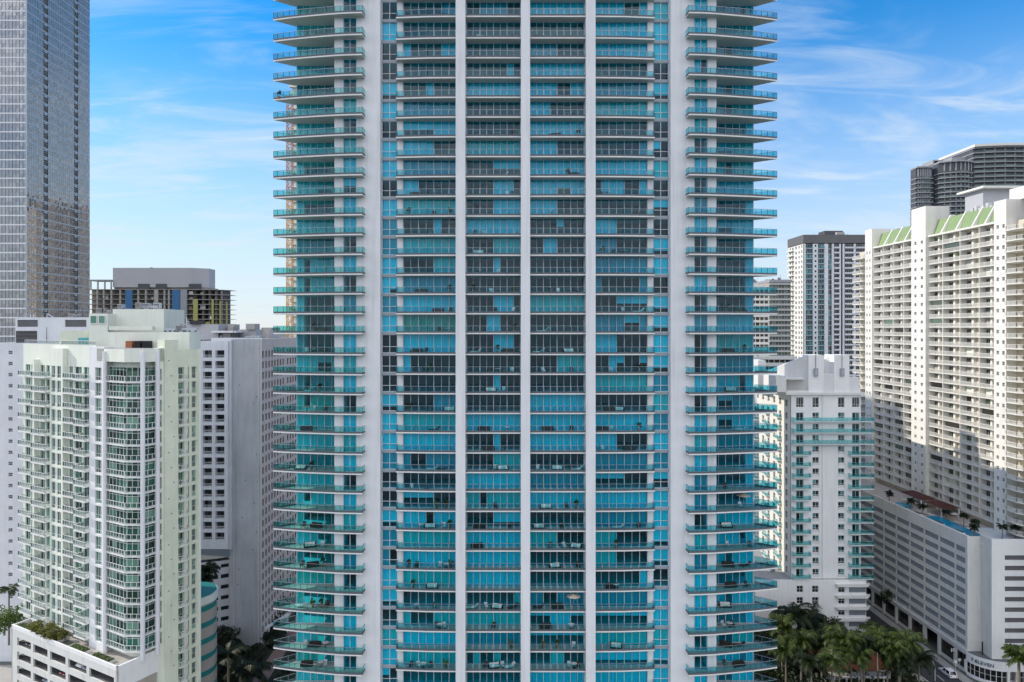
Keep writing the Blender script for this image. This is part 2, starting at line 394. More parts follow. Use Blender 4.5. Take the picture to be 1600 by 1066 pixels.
# the dark core and the walls between flats, the blind base below the picture and the unseen crown above
core = MB(TF)
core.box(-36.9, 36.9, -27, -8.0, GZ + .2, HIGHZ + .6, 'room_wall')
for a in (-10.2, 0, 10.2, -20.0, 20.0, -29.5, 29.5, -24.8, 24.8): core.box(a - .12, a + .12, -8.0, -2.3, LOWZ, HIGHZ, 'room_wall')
for sg in (-1, 1):
    lo, hi = sorted((sg * 37.1, sg * 36.8)); core.box(lo, hi, -27, -6.2, LOWZ, HIGHZ, 'pier_white')
part(tower, 'core', core)
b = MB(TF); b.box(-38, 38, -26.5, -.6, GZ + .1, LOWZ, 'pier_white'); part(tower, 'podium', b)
b = MB(TF); b.box(-30, 30, -24, -4, HIGHZ + .6, HIGHZ + 12, 'pier_white'); part(tower, 'crown', b)
for i in range(len(ZS) - 1):
    zt, zb = ZS[i], ZS[i + 1]                        # soffit above, slab underside below
    fl = zb + .21
    # floor plate carrying everything inside the glass line
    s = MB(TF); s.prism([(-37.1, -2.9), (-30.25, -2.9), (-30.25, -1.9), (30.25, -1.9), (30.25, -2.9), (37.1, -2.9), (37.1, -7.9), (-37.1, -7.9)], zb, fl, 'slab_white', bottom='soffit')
    for sg in (-1, 1):
        lo, hi = sorted((sg * 22.98, sg * 20.47)); s.box(lo, hi, -1.89, -1.5, zb - .12, fl + .10, 'grey_band')
        lo, hi = sorted((sg * 28.85, sg * 26.72)); s.box(lo, hi, -1.89, -.3, zb, fl, 'slab_white')
    part(tower, 'floor_plate', s)
    # two middle bays
    for (a0, a1, B) in ((-9.45, -.72, B2), (.72, 9.5, B3)):
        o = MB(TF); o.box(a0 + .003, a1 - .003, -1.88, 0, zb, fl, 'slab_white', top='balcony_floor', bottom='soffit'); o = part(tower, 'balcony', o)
        part(o, 'railing', railing([(a0 + .05, -.05), (a1 - .05, -.05)], fl, step=1.1))
        w, c = glazing(a0 + .02, a1 - .02, -1.80, fl, zt, B[i]); place(tower, 'window_wall', w, c)
    # two outer bays, turned slightly back
    for sg, B in ((-1, B1), (1, B4)):
        pts = [(sg * 11.0, -1.88), (sg * 11.0, 0), (sg * 15.5, -.10), (sg * 20.55, -.5), (sg * 20.55, -1.88)]
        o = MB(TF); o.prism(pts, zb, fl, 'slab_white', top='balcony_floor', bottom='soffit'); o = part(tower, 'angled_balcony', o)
        part(o, 'railing', railing([(sg * 11.05, -.06), (sg * 15.5, -.16), (sg * 20.48, -.56), (sg * 20.48, -1.5)], fl, step=1.15))
        lo, hi = sorted((sg * 19.62, sg * 10.98))
        w, c = glazing(lo, hi, -1.80, fl, zt, 'CCCCCCC' if sg < 0 and i == 17 else B[i], tan=sg < 0 and i == 17); place(tower, 'angled_window_wall', w, c)
    # narrow window strips beside the wide piers
    for sg, B in ((-1, SL), (1, SR)):
        lo, hi = sorted((sg * 22.98, sg * 20.47))
        w, c = glazing(lo, hi, -1.62, fl + .10, zt - .12, B[i], sill=1.0, heavy=1); place(tower, 'window_strip', w, c)
    # wings: curved balcony, bedroom window, glazed living room with a glass corner
    for sg, B in ((-1, WL), (1, WR)):
        front = [(-sg * a, d) for a, d in CURVE]
        poly = front + [(sg * 25.4, -.19), (sg * 30.26, -.19), (sg * 30.26, -2.89), (sg * 37.1, -2.89), (sg * 37.35, -3.5)]
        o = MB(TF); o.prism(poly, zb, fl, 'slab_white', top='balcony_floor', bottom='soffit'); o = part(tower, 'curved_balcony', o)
        rl = [(sg * 37.3, -3.4)] + [(a + (-.03 if k == 0 else 0) * sg, d - .06) for k, (a, d) in enumerate(front)] + [(sg * 25.42, -.25)]
        rl[0] = (sg * 37.4, -3.35)
        part(o, 'railing', railing(rl, fl, glass='rail_reflect_tint' if sg < 0 else 'rail_glass', step=1.2))
        lo, hi = sorted((sg * 28.85, sg * 26.72))
        w, c = glazing(lo, hi, -.30, fl, zt, B[i], heavy=1); place(tower, 'bedroom_window', w, c)
        pat = wingpat(i, sg < 0)
        if sg > 0: pat = pat[::-1]
        lo, hi = sorted((sg * 37.1, sg * 30.26))
        w, c = glazing(lo, hi, -2.95, fl, zt, pat, 'pane_reflect_tint' if sg < 0 else 'pane')
        g = 'pane_reflect_tint' if sg < 0 else 'pane'
        w.quad([(sg * 37.08, -3.05, fl), (sg * 37.08, -6.2, fl), (sg * 37.08, -6.2, zt), (sg * 37.08, -3.05, zt)], g)
        lo, hi = sorted((sg * 37.1, sg * 37.0)); w.box(lo, hi, -6.25, -6.15, fl, zt, 'mullion')
        place(tower, 'living_room_glazing', w, c)
# ------------------------------------------------------------------ helpers for facades
def gridwall(mb, a0, a1, z0, z1, opens, rows, m, t=.3):
    """a wall skin with real openings: full-height piers between the opening columns, spandrels within them"""
    x = a0
    for (p, q) in sorted(opens):
        if p > x: mb.box(x, p, -t, 0, z0, z1, m)
        z = z0
        for (zb, zt) in sorted(rows):
            if zb > z: mb.box(p, q, -t, 0, z, zb, m)
            z = zt
        if z1 > z: mb.box(p, q, -t, 0, z, z1, m)
        x = q
    if a1 > x: mb.box(x, a1, -t, 0, z0, z1, m)
def window(fr, a0, a1, z0, z1, glass, frame='white', nx=1, ny=1, d=-.22, t=.07, transom=None):
    """a framed window set back in its opening; returns frame mesh and pane mesh"""
    f = MB(fr); g = MB(fr)
    f.box(a0, a0 + t, d - .04, d + .05, z0, z1, frame); f.box(a1 - t, a1, d - .04, d + .05, z0, z1, frame)
    f.box(a0 + t, a1 - t, d - .04, d + .05, z0, z0 + t, frame); f.box(a0 + t, a1 - t, d - .04, d + .05, z1 - t, z1, frame)
    for k in range(1, nx): x = a0 + (a1 - a0) * k / nx; f.box(x - t * .4, x + t * .4, d - .03, d + .045, z0 + t, z1 - t, frame)
    zs = [z0 + (z1 - z0) * k / ny for k in range(1, ny)] if transom is None else [transom]
    for z in zs: f.box(a0 + t, a1 - t, d - .025, d + .04, z - t * .4, z + t * .4, frame)
    for k in range(nx):
        x0 = a0 + (a1 - a0) * k / nx; x1 = a0 + (a1 - a0) * (k + 1) / nx
        zz = [z0 + .01] + zs + [z1 - .01]
        for u, v in zip(zz, zz[1:]): g.quad([(x0 + .01, d - .01, u), (x1 - .01, d - .01, u), (x1 - .01, d - .01, v), (x0 + .01, d - .01, v)], glass)
    return f, g
def wins(root, fr, cols, zs, h, glass, name='window', frame='white', nx=2, ny=1, d=-.22, sill=None):
    """one window part per opening, each with its pane as a sub-part; rows nearest the eye line first"""
    for (a0, a1) in cols:
        f, g = window(fr, a0, a1, 0, h, glass, frame, nx, ny, d)
        if sill: f.box(a0 - .08, a1 + .08, -.05, .12, -.10, 0, sill)
        rep(root, name, f, [(0, 0, z) for z in zs], [('pane', g)])
def picket_rail(fr, pts, z, h, m, pitch=.22, glass=None, thick=.055):
    mb = MB(fr)
    for (a, d), (b, e) in zip(pts, pts[1:]):
        L = math.hypot(b - a, e - d)
        mb.bar((a, d, z + h), (b, e, z + h), .08, .08, m); mb.bar((a, d, z + .10), (b, e, z + .10), .06, .07, m)
        n = max(1, int(L / pitch))
        for k in range(n + 1):
            t = k / n; mb.bar((a + (b - a) * t, d + (e - d) * t, z + .1), (a + (b - a) * t, d + (e - d) * t, z + h), thick, thick, m)
        if glass: mb.quad([(a, d, z + .14), (b, e, z + .14), (b, e, z + h - .05), (a, d, z + h - .05)], glass)
    return mb
clear_glass('pale_panel', (.62, .70, .68), .06, .05)
clear_glass('teal_panel', (.38, .74, .75), .06, .05)
def off(fr, a, z): return (fr[2] * a, fr[3] * a, z)

# ------------------------------------------------------------------ glass office tower at the left edge
ox0, ox1, oy0, oy1 = -262.0, -209.0, 294.0, 338.0
office = thing('office_tower', 'tall grey glass office tower with thin white floor lines at the left edge', 'tower', (ox1, oy0, GZ))
b = MB(); b.box(ox0 + .4, ox1 - .4, oy0 + .4, oy1, GZ, 200, 'roof_dark'); part(office, 'core', b)
OFZ = sorted([-60 + 4.0 * k for k in range(66)], key=lambda z: abs(z - 60))
OFZ = [z for z in OFZ if z > -24]
for fr, L, gm, notch, nm in (((ox0, oy0, 1, 0), ox1 - ox0, 'office_front', (), 'front'), ((ox1, oy0, 0, 1), oy1 - oy0, 'office_side', ((11.2, 13.2), (32.4, 34.4)), 'side')):
    band = MB(fr); glass = MB(fr); mul = MB(fr)
    band.box(0, L, -.3, .06, 0, .55, 'pier_white' if nm == 'front' else 'alu')
    n = int(L / 1.5); x = 0
    for k in range(n):
        a0, a1 = L * k / n, L * (k + 1) / n
        if any(a0 < q and a1 > p for p, q in notch): continue
        t = [random.uniform(-.012, .012) for _ in range(4)]
        glass.quad([(a0, t[0], .55), (a1, t[1], .55), (a1, t[2], 2.3), (a0, t[3], 2.3)], gm)
        glass.quad([(a0, t[3], 2.3), (a1, t[2], 2.3), (a1, t[1], 4.0), (a0, t[0], 4.0)], gm)
        mul.box(a0 - .04, a0 + .04, -.05, .09, .55, 4.0, 'metal_dark' if nm == 'front' else 'alu')
    mul.box(0, L, -.05, .07, 2.25, 2.33, 'alu')
    for p, q in notch:
        glass.box(p, q, -1.2, -1.0, .55, 4.0, 'black'); mul.box(p, q, -.2, .0, 3.1, 4.0, 'alu')
    rep(office, 'spandrel' if nm == 'front' else 'side_spandrel', band, [(0, 0, z) for z in OFZ])
    rep(office, 'glass_band' if nm == 'front' else 'side_glass_band', glass, [(0, 0, z) for z in OFZ], [('mullion', mul)])
b = MB(); b.box(ox1 - .25, ox1 + .12, oy0 - .12, oy0 + .25, -24, 200, 'alu'); part(office, 'corner_trim', b)

# ------------------------------------------------------------------ white and green corner apartment building, front left
U = (-.8746, .4848); V = (.4848, .8746)
P0 = (-73.8, 130.0); P1 = (-70.3, 130.0)
def gu(t): return (P0[0] + U[0] * t, P0[1] + U[1] * t)
def gv(t): return (P1[0] + V[0] * t, P1[1] + V[1] * t)
green = thing('apartment_building', 'pale cream apartment building with green glass, white balconies and a bowed corner, front left', 'building', (P0[0], P0[1], GZ))
TOPZ = -4.6; DECKZ = -63.4; FH = 3.02
SL0 = [-10.35 - FH * k for k in range(18)]             # balcony slab tops
UF = (*gu(39.0), .8746, -.4848)                         # left wing: along = 39 - t
def inset(pts): return pts
body = MB()
back = [gv(12.2), (gv(12.2)[0] + U[0] * 20, gv(12.2)[1] + U[1] * 20), (gu(38.9)[0] + V[0] * 12, gu(38.9)[1] + V[1] * 12)]
def shift(p, d): return (p[0] + d * (U[0] * 0 + V[0]) , p[1] + d * V[1])
ins = [shift(gu(38.9), 1.9), shift(gu(9.2), 1.9), shift(gu(6.2), 1.5), (P0[0] + .3, P0[1] + 1.6), (P1[0] - 1.4, P1[1] + 1.6), (gv(3)[0] - 1.6, gv(3)[1] + .9), (gv(12.2)[0] - 1.5, gv(12.2)[1] + .8)] + back[1:]
body.prism(ins, DECKZ, TOPZ - .1, 'cream_white', top='roof_grey'); part(green, 'body', body)
# left wing wall with real openings
WS = [z for z in SL0]
lw = MB(UF)
wing_cols = [(.9, 2.9), (3.2, 5.6), (6.9, 8.7), (9.2, 11.6), (17.9, 19.3), (20.0, 22.6), (23.2, 25.2), (25.7, 27.0)]
rowsG = [(z + .02, z + 2.35) for z in SL0[:]]
UFb = (UF[0] + V[0] * 1.2, UF[1] + V[1] * 1.2, UF[2], UF[3])   # the wall line lies 1.2 m behind the balcony fronts
lw.fr = UFb
gridwall(lw, 0, 27.6, DECKZ, TOPZ, wing_cols, rowsG, 'cream_white', .35)
lw.box(0, 27.6, -.5, .0, TOPZ, TOPZ + 1.0, 'cream_white')
part(green, 'wall', lw)
for (a0, a1) in wing_cols:
    f, g = window(UFb, a0 + .02, a1 - .02, 0, 2.33, 'win_green', 'pier_white', 2, 1, -.2, .08)
    rep(green, 'window', f, [(0, 0, z + .02) for z in SL0], [('pane', g)])
def balc(fr, pts_out, zt, railm='slab_white', gl='pale_panel', pitch=.55):
    s = MB(fr); xs = [p[0] for p in pts_out]
    poly = pts_out + [(pts_out[-1][0], -1.0), (pts_out[0][0], -1.0)]
    s.prism(pts_out, zt - .22, zt, 'slab_white')
    r = picket_rail(fr, pts_out[:-1] if len(pts_out) > 4 else pts_out, zt, 1.05, railm, pitch, glass=gl)
    return s, r
for (a0, a1, dep, ph) in ((.3, 5.6, 1.2, 0), (7.0, 12.4, 1.9, .0), (17.8, 23.0, 1.2, 0), (23.2, 27.2, 2.0, 0)):
    s = MB(UFb); s.box(a0, a1, .002, dep, -.22, 0, 'slab_white')
    r = picket_rail(UFb, [(a0 + .05, .02), (a0 + .05, dep - .06), (a1 - .05, dep - .06), (a1 - .05, .02)], 0, 1.05, 'slab_white', .6, glass='pale_panel', thick=.085)
    rep(green, 'balcony', s, [(0, 0, z) for z in SL0], [('railing', r)])
# side returns between the bays of the left wing
p = MB(UFb); p.box(5.8, 6.5, .0, 1.0, DECKZ, TOPZ - 2.2, 'cream_white'); part(green, 'fin', p)
UFc = (UF[0] + V[0] * .2, UF[1] + V[1] * .2, UF[2], UF[3])
p = MB(UFc); gridwall(p, 12.6, 17.5, DECKZ, TOPZ + .3, [(13.2, 14.7), (15.3, 16.8)], [(z - .1, z + 2.4) for z in SL0], 'cream_white', .35); p.box(12.6, 17.5, -.95, -.36, DECKZ, TOPZ + .3, 'cream_white'); part(green, 'bay_wall', p)
for (a0, a1) in ((13.2, 14.7), (15.3, 16.8)):
    f, g = window(UFc, a0 + .02, a1 - .02, 0, 2.48, 'win_green', 'pier_white', 2, 1, -.18, .08, transom=.7)
    rep(green, 'bay_window', f, [(0, 0, z - .09) for z in SL0], [('pane', g)])
# white pier with its column of three-light windows
p = MB(UF); pc = [(29.3, 31.5)]
gridwall(p, 27.3, 32.4, DECKZ, TOPZ + .8, pc, [(z - .1, z + 2.5) for z in SL0], 'pier_white', .4)
p.box(27.3, 32.4, -2.0, -.4, DECKZ, TOPZ + .8, 'pier_white'); part(green, 'window_pier', p)
f, g = window(UF, 29.32, 31.48, 0, 2.58, 'win_green', 'white', 3, 1, -.25, .08, transom=.75); rep(green, 'pier_window', f, [(0, 0, z - .09) for z in SL0], [('pane', g)])
# bowed corner: three facets of balconies in front of green glass
A0, A1, A2, A3 = gu(6.3), P0, P1, gv(3.0)
def seg(a, b): L = math.hypot(b[0] - a[0], b[1] - a[1]); return (a[0], a[1], (b[0] - a[0]) / L, (b[1] - a[1]) / L), L
for (a, b) in ((A0, A1), (A1, A2), (A2, A3)):
    fr, L = seg(a, b)
    w, g = window(fr, .12 if L < 5 else .45, L - .12, 0, 2.78, 'win_green', 'white', max(2, round(L / 1.3)), 1, -.62, .10, transom=2.2)
    rep(green, 'corner_glazing', w, [(0, 0, z + .01) for z in SL0 + [TOPZ - 6.0 + .25]], [('pane', g)])
    r = picket_rail(fr, [(.1, -.06), (L - .1, -.06)], 0, 1.08, 'slab_white', .85, glass='pale_panel', thick=.09)
    rep(green, 'corner_railing', r, [(0, 0, z) for z in SL0])
s = MB(); s.prism([A0, A1, A2, A3, (A3[0] - 1.6, A3[1] + .9), (A2[0] - 1.2, A2[1] + 1.75), (A1[0] + .5, A1[1] + 1.75), (A0[0] + .8, A0[1] + 1.5)], -.24, 0, 'slab_white')
rep(green, 'corner_slab', s, [(0, 0, z) for z in SL0])
c = MB()
for q in (A0, A2, A3): c.tube((q[0], q[1], DECKZ), (q[0], q[1], TOPZ), .42, .42, 14, 'pier_white')
part(green, 'column', c)
c = MB(); c.prism([gu(9.0), A0, A1, A2, A3, gv(4.3), (gv(4.3)[0] - 3, gv(4.3)[1] + 2), (A0[0] + 2, A0[1] + 5)], TOPZ - 2.0, TOPZ + .5, 'cream_white', top='roof_grey')
part(green, 'cornice', c)
# right flank: blank cream wall down to the street, strips of windows and small balconies
VF = (P1[0], P1[1], V[0], V[1])
p = MB(VF); gridwall(p, 3.2, 4.3, GZ, TOPZ + .6, [(3.55, 3.95)], [(z, z + 2.3) for z in SL0], 'cream_white', .4)
p.box(3.2, 4.3, -1.6, -.4, GZ, TOPZ + .6, 'cream'); part(green, 'corner_wall', p)
f, g = window(VF, 3.56, 3.94, 0, 2.3, 'win_green', 'white', 1, 2, -.25, .05); rep(green, 'slit_window', f, [(0, 0, z) for z in SL0], [('pane', g)])
p = MB(VF); p.box(4.3, 7.2, -2.0, .35, GZ, TOPZ + 2.2, 'cream')
part(green, 'blank_wall', p)
SLD = SL0 + [SL0[-1] - FH * k for k in range(1, 8)]
p = MB(VF); gridwall(p, 7.2, 12.3, GZ, TOPZ + .2, [(7.4, 8.7), (9.55, 9.85), (10.45, 11.5)], [(z, z + 2.4) for z in SLD], 'cream', .5)
p.box(7.2, 12.3, -2.2, -.9, GZ, TOPZ + .2, 'cream'); p.box(11.75, 12.3, .01, .35, GZ, TOPZ + .2, 'cream_white'); part(green, 'flank_wall', p)
for (a, b, n) in ((7.42, 8.68, 2), (9.56, 9.84, 1), (10.47, 11.48, 2)):
    f, g = window(VF, a, b, 0, 2.38, 'win_green', 'white', n, 1, -.4, .06, transom=1.0); rep(green, 'flank_window', f, [(0, 0, z + .01) for z in SLD], [('pane', g)])
s = MB(VF); s.box(7.25, 8.85, .36, .9, -.2, 0, 'cream_white')
r = picket_rail(VF, [(7.3, .36), (7.3, .86), (8.8, .86), (8.8, .36)], 0, 1.0, 'slab_white', .3)
rep(green, 'flank_balcony', s, [(0, 0, z) for z in SLD], [('railing', r)])
# rooftop: terraces, plant rooms, parapet
def rbox(name, x0, x1, Y, dep, y0, y1, m, top='roof_grey', root=None):
    bx = MB(); bx.box(X_(x0, Y), X_(x1, Y), Y, Y + dep, Z_(y1, Y), Z_(y0, Y), m, top=top)
    return part(root or green, name, bx)
rbox('plant_room', 139, 168, 140, 6, 490, 549, 'cream_white')
o = rbox('plant_room', 176, 256, 143, 9, 483, 549, 'cream_white')
rbox('plant_room', 168, 296, 139, 5, 519, 550, 'cream_white')
rbox('plant_room', 93, 136, 143, 6, 517, 552, 'cream')
rbox('plant_room', 122, 138, 141, 1.8, 528, 552, 'green_room' if 'green_room' in M else 'teal_paint')
rbox('rooftop_ledge', 170, 238, 140, 1.2, 510, 516, 'cream_white')
for (x0, x1) in ((141, 152), (154, 165)):
    f, g = window((X_(x0, 139.9), 139.9, 1, 0), 0, (x1 - x0) * .131, 0, 1.7, 'win_green', 'white', 1, 1, .06, .12); o = part(green, 'penthouse_window', f)
    me = g.mesh('pane', tuple(green.location)); pn = link('pane', me, o)
    for q in (o,): q.location.z += Z_(506, 139.9)
for (x0, x1, Y, m) in ((222, 232, 137, 'black'), (196, 206, 137.5, 'terracotta'), (210, 219, 137.2, 'black')):
    bx = MB(); bx.box(X_(x0, Y), X_(x1, Y), Y, Y + 1.5, Z_(549, Y), Z_(533, Y), m); part(green, 'terrace_door', bx)
# terrace railing along the roof edge
r = picket_rail(UFb, [(.3, -.2), (27.2, -.2)], TOPZ + 1.0, .9, 'slab_white', .5, glass='pale_panel'); part(green, 'roof_railing', r)

# ------------------------------------------------------------------ its parking podium
QP = (-72.9, 126.0)
def qu(t): return (QP[0] + U[0] * t, QP[1] + U[1] * t)
def qv(t): return (QP[0] + V[0] * t, QP[1] + V[1] * t)
pod = thing('parking_podium', 'white parking podium with long dark openings under the cream apartment building', 'garage', (QP[0], QP[1], GZ))
PF = (*qu(37.4), .8746, -.4848); PL = 37.4
PZ = [-66.6 - 2.95 * k for k in range(7)]
w = MB(PF)
cols = [(2.2, 7.6), (8.5, 13.9), (14.8, 20.4), (21.3, 27.6), (28.5, 36.5)]
gridwall(w, 0, PL, GZ, DECKZ - .004, cols, [(z, z + 1.75) for z in PZ], 'garage_white', .35)
w.box(0, PL, -.35, 0, DECKZ, DECKZ + .75, 'white'); part(pod, 'front_wall', w)
w = MB(PF)
for z in PZ: w.box(0.3, PL - .3, -16, -.5, z - .35, z - .05, 'park_floor')
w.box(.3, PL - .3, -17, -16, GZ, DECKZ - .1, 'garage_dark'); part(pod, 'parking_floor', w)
d = MB(); d.prism([qu(37.1), (QP[0] + .2, QP[1] + .4), qv(9.0), (qv(9)[0] - 8, qv(9)[1] + 12), (qu(37)[0] + 9, qu(37)[1] + 15)], DECKZ - .5, DECKZ - .012, 'garage_white', top='pavement'); part(pod, 'deck', d)
QV = (QP[0], QP[1], V[0], V[1])
w = MB(QV); w.box(0, 9.1, -.4, 0, DECKZ - 3.6, DECKZ + .75, 'white')
for k in range(6):
    z = DECKZ - 3.6 - 3.5 * (k + 1); w.box(0, 5.6, -.4, -.02, z + 1.3, z + 3.5, 'tan_band'); w.box(5.6, 9.1, -.4, -.3, z + 1.3, z + 3.5, 'tan_band'); w.box(0, 9.1, -.42, .0, z, z + 1.3, 'teal_band')
part(pod, 'banded_wall', w)
w = MB((*shift(qu(37.4), 16), -V[0], -V[1])); gridwall(w, 0, 16, GZ, DECKZ + .7, [(1, 7), (8, 14.8)], [(z, z + 1.75) for z in PZ], 'garage_white', .35); part(pod, 'end_wall', w)
# planting beds on the deck edge
for (a0, a1) in ((.8, 6.0), (6.4, 16.0), (17.5, 20.0), (20.6, 25.6), (28, 33.6)):
    w = MB(PF); w.box(a0, a1, -2.0, -.36, DECKZ - .01, DECKZ + .55, 'garage_white', top='earth'); part(pod, 'planter_bed', w)
# round end drum with teal stripes and its pool terrace
dc = (X_(299, 150), 150.0); dr = 5.2; dz = -59.6
dm = MB(); n = 40
ring = lambda r: [(dc[0] + math.cos(2 * math.pi * k / n) * r, dc[1] + math.sin(2 * math.pi * k / n) * r) for k in range(n)]
z = GZ
while z < dz - .1:
    dm.prism(ring(dr), z, min(z + 2.3, dz), 'tan_band'); dm.prism(ring(dr - .12), z + 2.3, min(z + 3.5, dz), 'teal_band'); z += 3.5
part(pod, 'round_drum', dm)
dm = MB()
for k in range(n):
    p, q = ring(dr + .25)[k], ring(dr + .25)[(k + 1) % n]; p2, q2 = ring(dr - .1)[k], ring(dr - .1)[(k + 1) % n]
    dm.prism([p, q, q2, p2], dz, dz + 1.6, 'cream_white')
part(pod, 'drum_parapet', dm)
dm = MB(); dm.prism(ring(dr - .12), dz + .01, dz + .3, 'deck'); part(pod, 'terrace_floor', dm)
dm = MB(); dm.prism([(dc[0] + .5 + math.cos(2 * math.pi * k / 24) * 3.2, dc[1] + 1.0 + math.sin(2 * math.pi * k / 24) * 2.6) for k in range(24)], dz + .3, dz + .36, 'pool_water'); part(pod, 'pool', dm)

# ------------------------------------------------------------------ the two white slab towers behind it
jw = thing('slab_tower', 'plain white slab tower with small square windows and louvred plant rooms behind the cream building', 'tower', (X_(16, 180), 180, GZ))
JF = (-146.0, 180, 1, 0)
jc = 1067 / 180.0
wcol = (X_(13, 180) + 146, X_(19.5, 180) + 146)
JZ = [Z_(554 + 17.35 * k, 180) for k in range(0, 24)]
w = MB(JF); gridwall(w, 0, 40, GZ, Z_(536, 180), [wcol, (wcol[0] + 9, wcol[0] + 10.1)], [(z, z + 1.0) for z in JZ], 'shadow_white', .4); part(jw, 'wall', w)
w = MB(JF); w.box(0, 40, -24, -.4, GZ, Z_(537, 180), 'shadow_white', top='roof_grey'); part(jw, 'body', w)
wins(jw, JF, [wcol, (wcol[0] + 9, wcol[0] + 10.1)], JZ, 1.0, 'win_dark', nx=2, ny=2)
def xj(px): return X_(px, 183) + 146
JG = (-146.0, 183, 1, 0)
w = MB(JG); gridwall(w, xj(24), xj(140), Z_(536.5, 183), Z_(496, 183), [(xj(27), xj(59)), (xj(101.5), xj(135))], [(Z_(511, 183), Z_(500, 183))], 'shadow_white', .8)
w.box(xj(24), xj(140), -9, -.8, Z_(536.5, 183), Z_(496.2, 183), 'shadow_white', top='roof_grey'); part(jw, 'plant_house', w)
for a, b, y0, y1 in ((27, 59, 500, 511), (101.5, 135, 500, 511), (25, 58, 517, 536)):
    w = MB(JG); n = 9
    for k in range(n):
        z = Z_(y1, 183) + (Z_(y0, 183) - Z_(y1, 183)) * k / n
        w.box(xj(a) + .05, xj(b) - .05, (-.35 if y0 < 510 else .01), (-.2 if y0 < 510 else .2), z, z + .14, 'louver')
    w.box(xj(a) + .02, xj(b) - .02, (-.6 if y0 < 510 else .002), (-.5 if y0 < 510 else .05), Z_(y1, 183) + .02, Z_(y0, 183) - .02, 'black'); part(jw, 'louvre', w)
w = MB(JG); w.hull([(xj(24), -.5, Z_(496, 183)), (xj(44), -.5, Z_(490, 183)), (xj(70), -.5, Z_(490, 183)), (xj(80), -.5, Z_(496, 183)), (xj(24), -1.2, Z_(496, 183)), (xj(44), -1.2, Z_(490, 183)), (xj(70), -1.2, Z_(490, 183)), (xj(80), -1.2, Z_(496, 183))],
    [(0, 1, 5, 4), (1, 2, 6, 5), (2, 3, 7, 6)], 'shadow_white')
for q in (24.5, 44, 49, 70): w.tube((xj(q), -.9, Z_(496, 183)), (xj(q), -.9, Z_(490.5 if q > 30 else 495, 183)), .12, .12, 6, 'shadow_white')
part(jw, 'roof_frame', w)
w = MB(); w.tube((X_(73, 182), 182, Z_(536, 182)), (X_(73, 182), 182, Z_(511, 182)), .10, .06, 6, 'metal_dark'); part(jw, 'mast', w)

hw = thing('slab_tower', 'shaded white slab tower with a tall blank end wall beside the left curved balconies', 'tower', (X_(410, 186), 186, GZ))
hx0, hx1, hx2 = X_(296, 184), X_(356, 184), X_(410, 186)
HF = (hx0, 184, 1, 0); Lh = hx1 - hx0
hc = [(X_(317, 184) - hx0, X_(331, 184) - hx0), (X_(336.5, 184) - hx0, X_(350.5, 184) - hx0)]
HZs = [Z_(560 + 16.75 * k, 184) for k in range(0, 18)]
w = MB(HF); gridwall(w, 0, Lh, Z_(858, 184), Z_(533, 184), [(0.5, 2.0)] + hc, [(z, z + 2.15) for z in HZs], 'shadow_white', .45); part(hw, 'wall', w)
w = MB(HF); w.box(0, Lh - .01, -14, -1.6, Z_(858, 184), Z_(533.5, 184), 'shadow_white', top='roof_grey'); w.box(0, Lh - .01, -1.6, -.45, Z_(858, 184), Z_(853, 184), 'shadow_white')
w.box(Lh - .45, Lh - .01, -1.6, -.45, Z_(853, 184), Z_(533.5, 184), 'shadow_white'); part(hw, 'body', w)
wins(hw, HF, [(.52, 1.98)] + [(a + .02, b - .02) for a, b in hc], HZs, 2.1, 'win_dark', nx=3, frame='metal_dark', d=-1.3)
for a, b in hc:
    s = MB(HF); s.box(a + .01, b - .01, -1.2, -.01, -.02, .10, 'shadow_white'); r = picket_rail(HF, [(a + .05, -.15), (b - .05, -.15)], .1, .75, 'pier_white', .3)
    rep(hw, 'recessed_balcony', s, [(0, 0, z) for z in HZs], [('railing', r)])
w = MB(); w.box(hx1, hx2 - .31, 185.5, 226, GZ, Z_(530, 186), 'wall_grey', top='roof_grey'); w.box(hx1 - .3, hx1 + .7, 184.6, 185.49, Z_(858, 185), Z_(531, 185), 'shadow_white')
part(hw, 'blank_end_wall', w)
HR = (hx2, 185.5, 0, 1)
rcols = [(k * 2.35 + .5, k * 2.35 + 1.7) for k in range(8)] + [(21 + k * 2.5, 22.3 + k * 2.5) for k in range(7)]
HRz = [Z_(560 + 16.75 * k, 184) for k in range(0, 28)]
w = MB(HR); gridwall(w, 0, 40.5, GZ, Z_(530, 186), rcols, [(z, z + 1.9) for z in HRz], 'pinkish', .31); part(hw, 'side_wall', w)
for k in range(0, 19, 1):
    pass
wins(hw, HR, [(a + .02, b - .02) for a, b in rcols[:8]], HRz, 1.88, 'win_dark', 'side_window', nx=1, frame='metal_dark', d=-.25)
wins(hw, HR, [(a + .02, b - .02) for a, b in rcols[8:]], HRz, 1.88, 'win_dark', 'side_window', nx=1, frame='metal_dark', d=-.25)
def hb(nm, x0, x1, Y, dep, y0, y1, m): rbox(nm, x0, x1, Y, dep, y0, y1, m, root=hw)
hb('plant_room', 274, 341, 196, 10, 507, 531, 'grey_panel'); hb('plant_room', 296, 312, 195, 3, 501, 507, 'metal_dark')
hb('parapet', 330, 410, 186.3, .4, 528, 533, 'shadow_white')
hb('roof_slab', 330, 368, 194, 9, 517, 520, 'pier_white'); hb('plant_room', 346, 366, 196, 5, 520, 531, 'louver')
hb('plant_room', 372, 400, 200, 6, 515, 529, 'grey_panel'); hb('plant_room', 384, 398, 199, 4, 506, 515, 'concrete'); hb('plant_room', 356, 366, 200, 4, 507, 517, 'concrete')
hb('parapet', 396, 420, 205, 10, 516, 530, 'pinkish')
hb('plant_room', 408, 424, 212, 8, 512, 530, 'concrete')

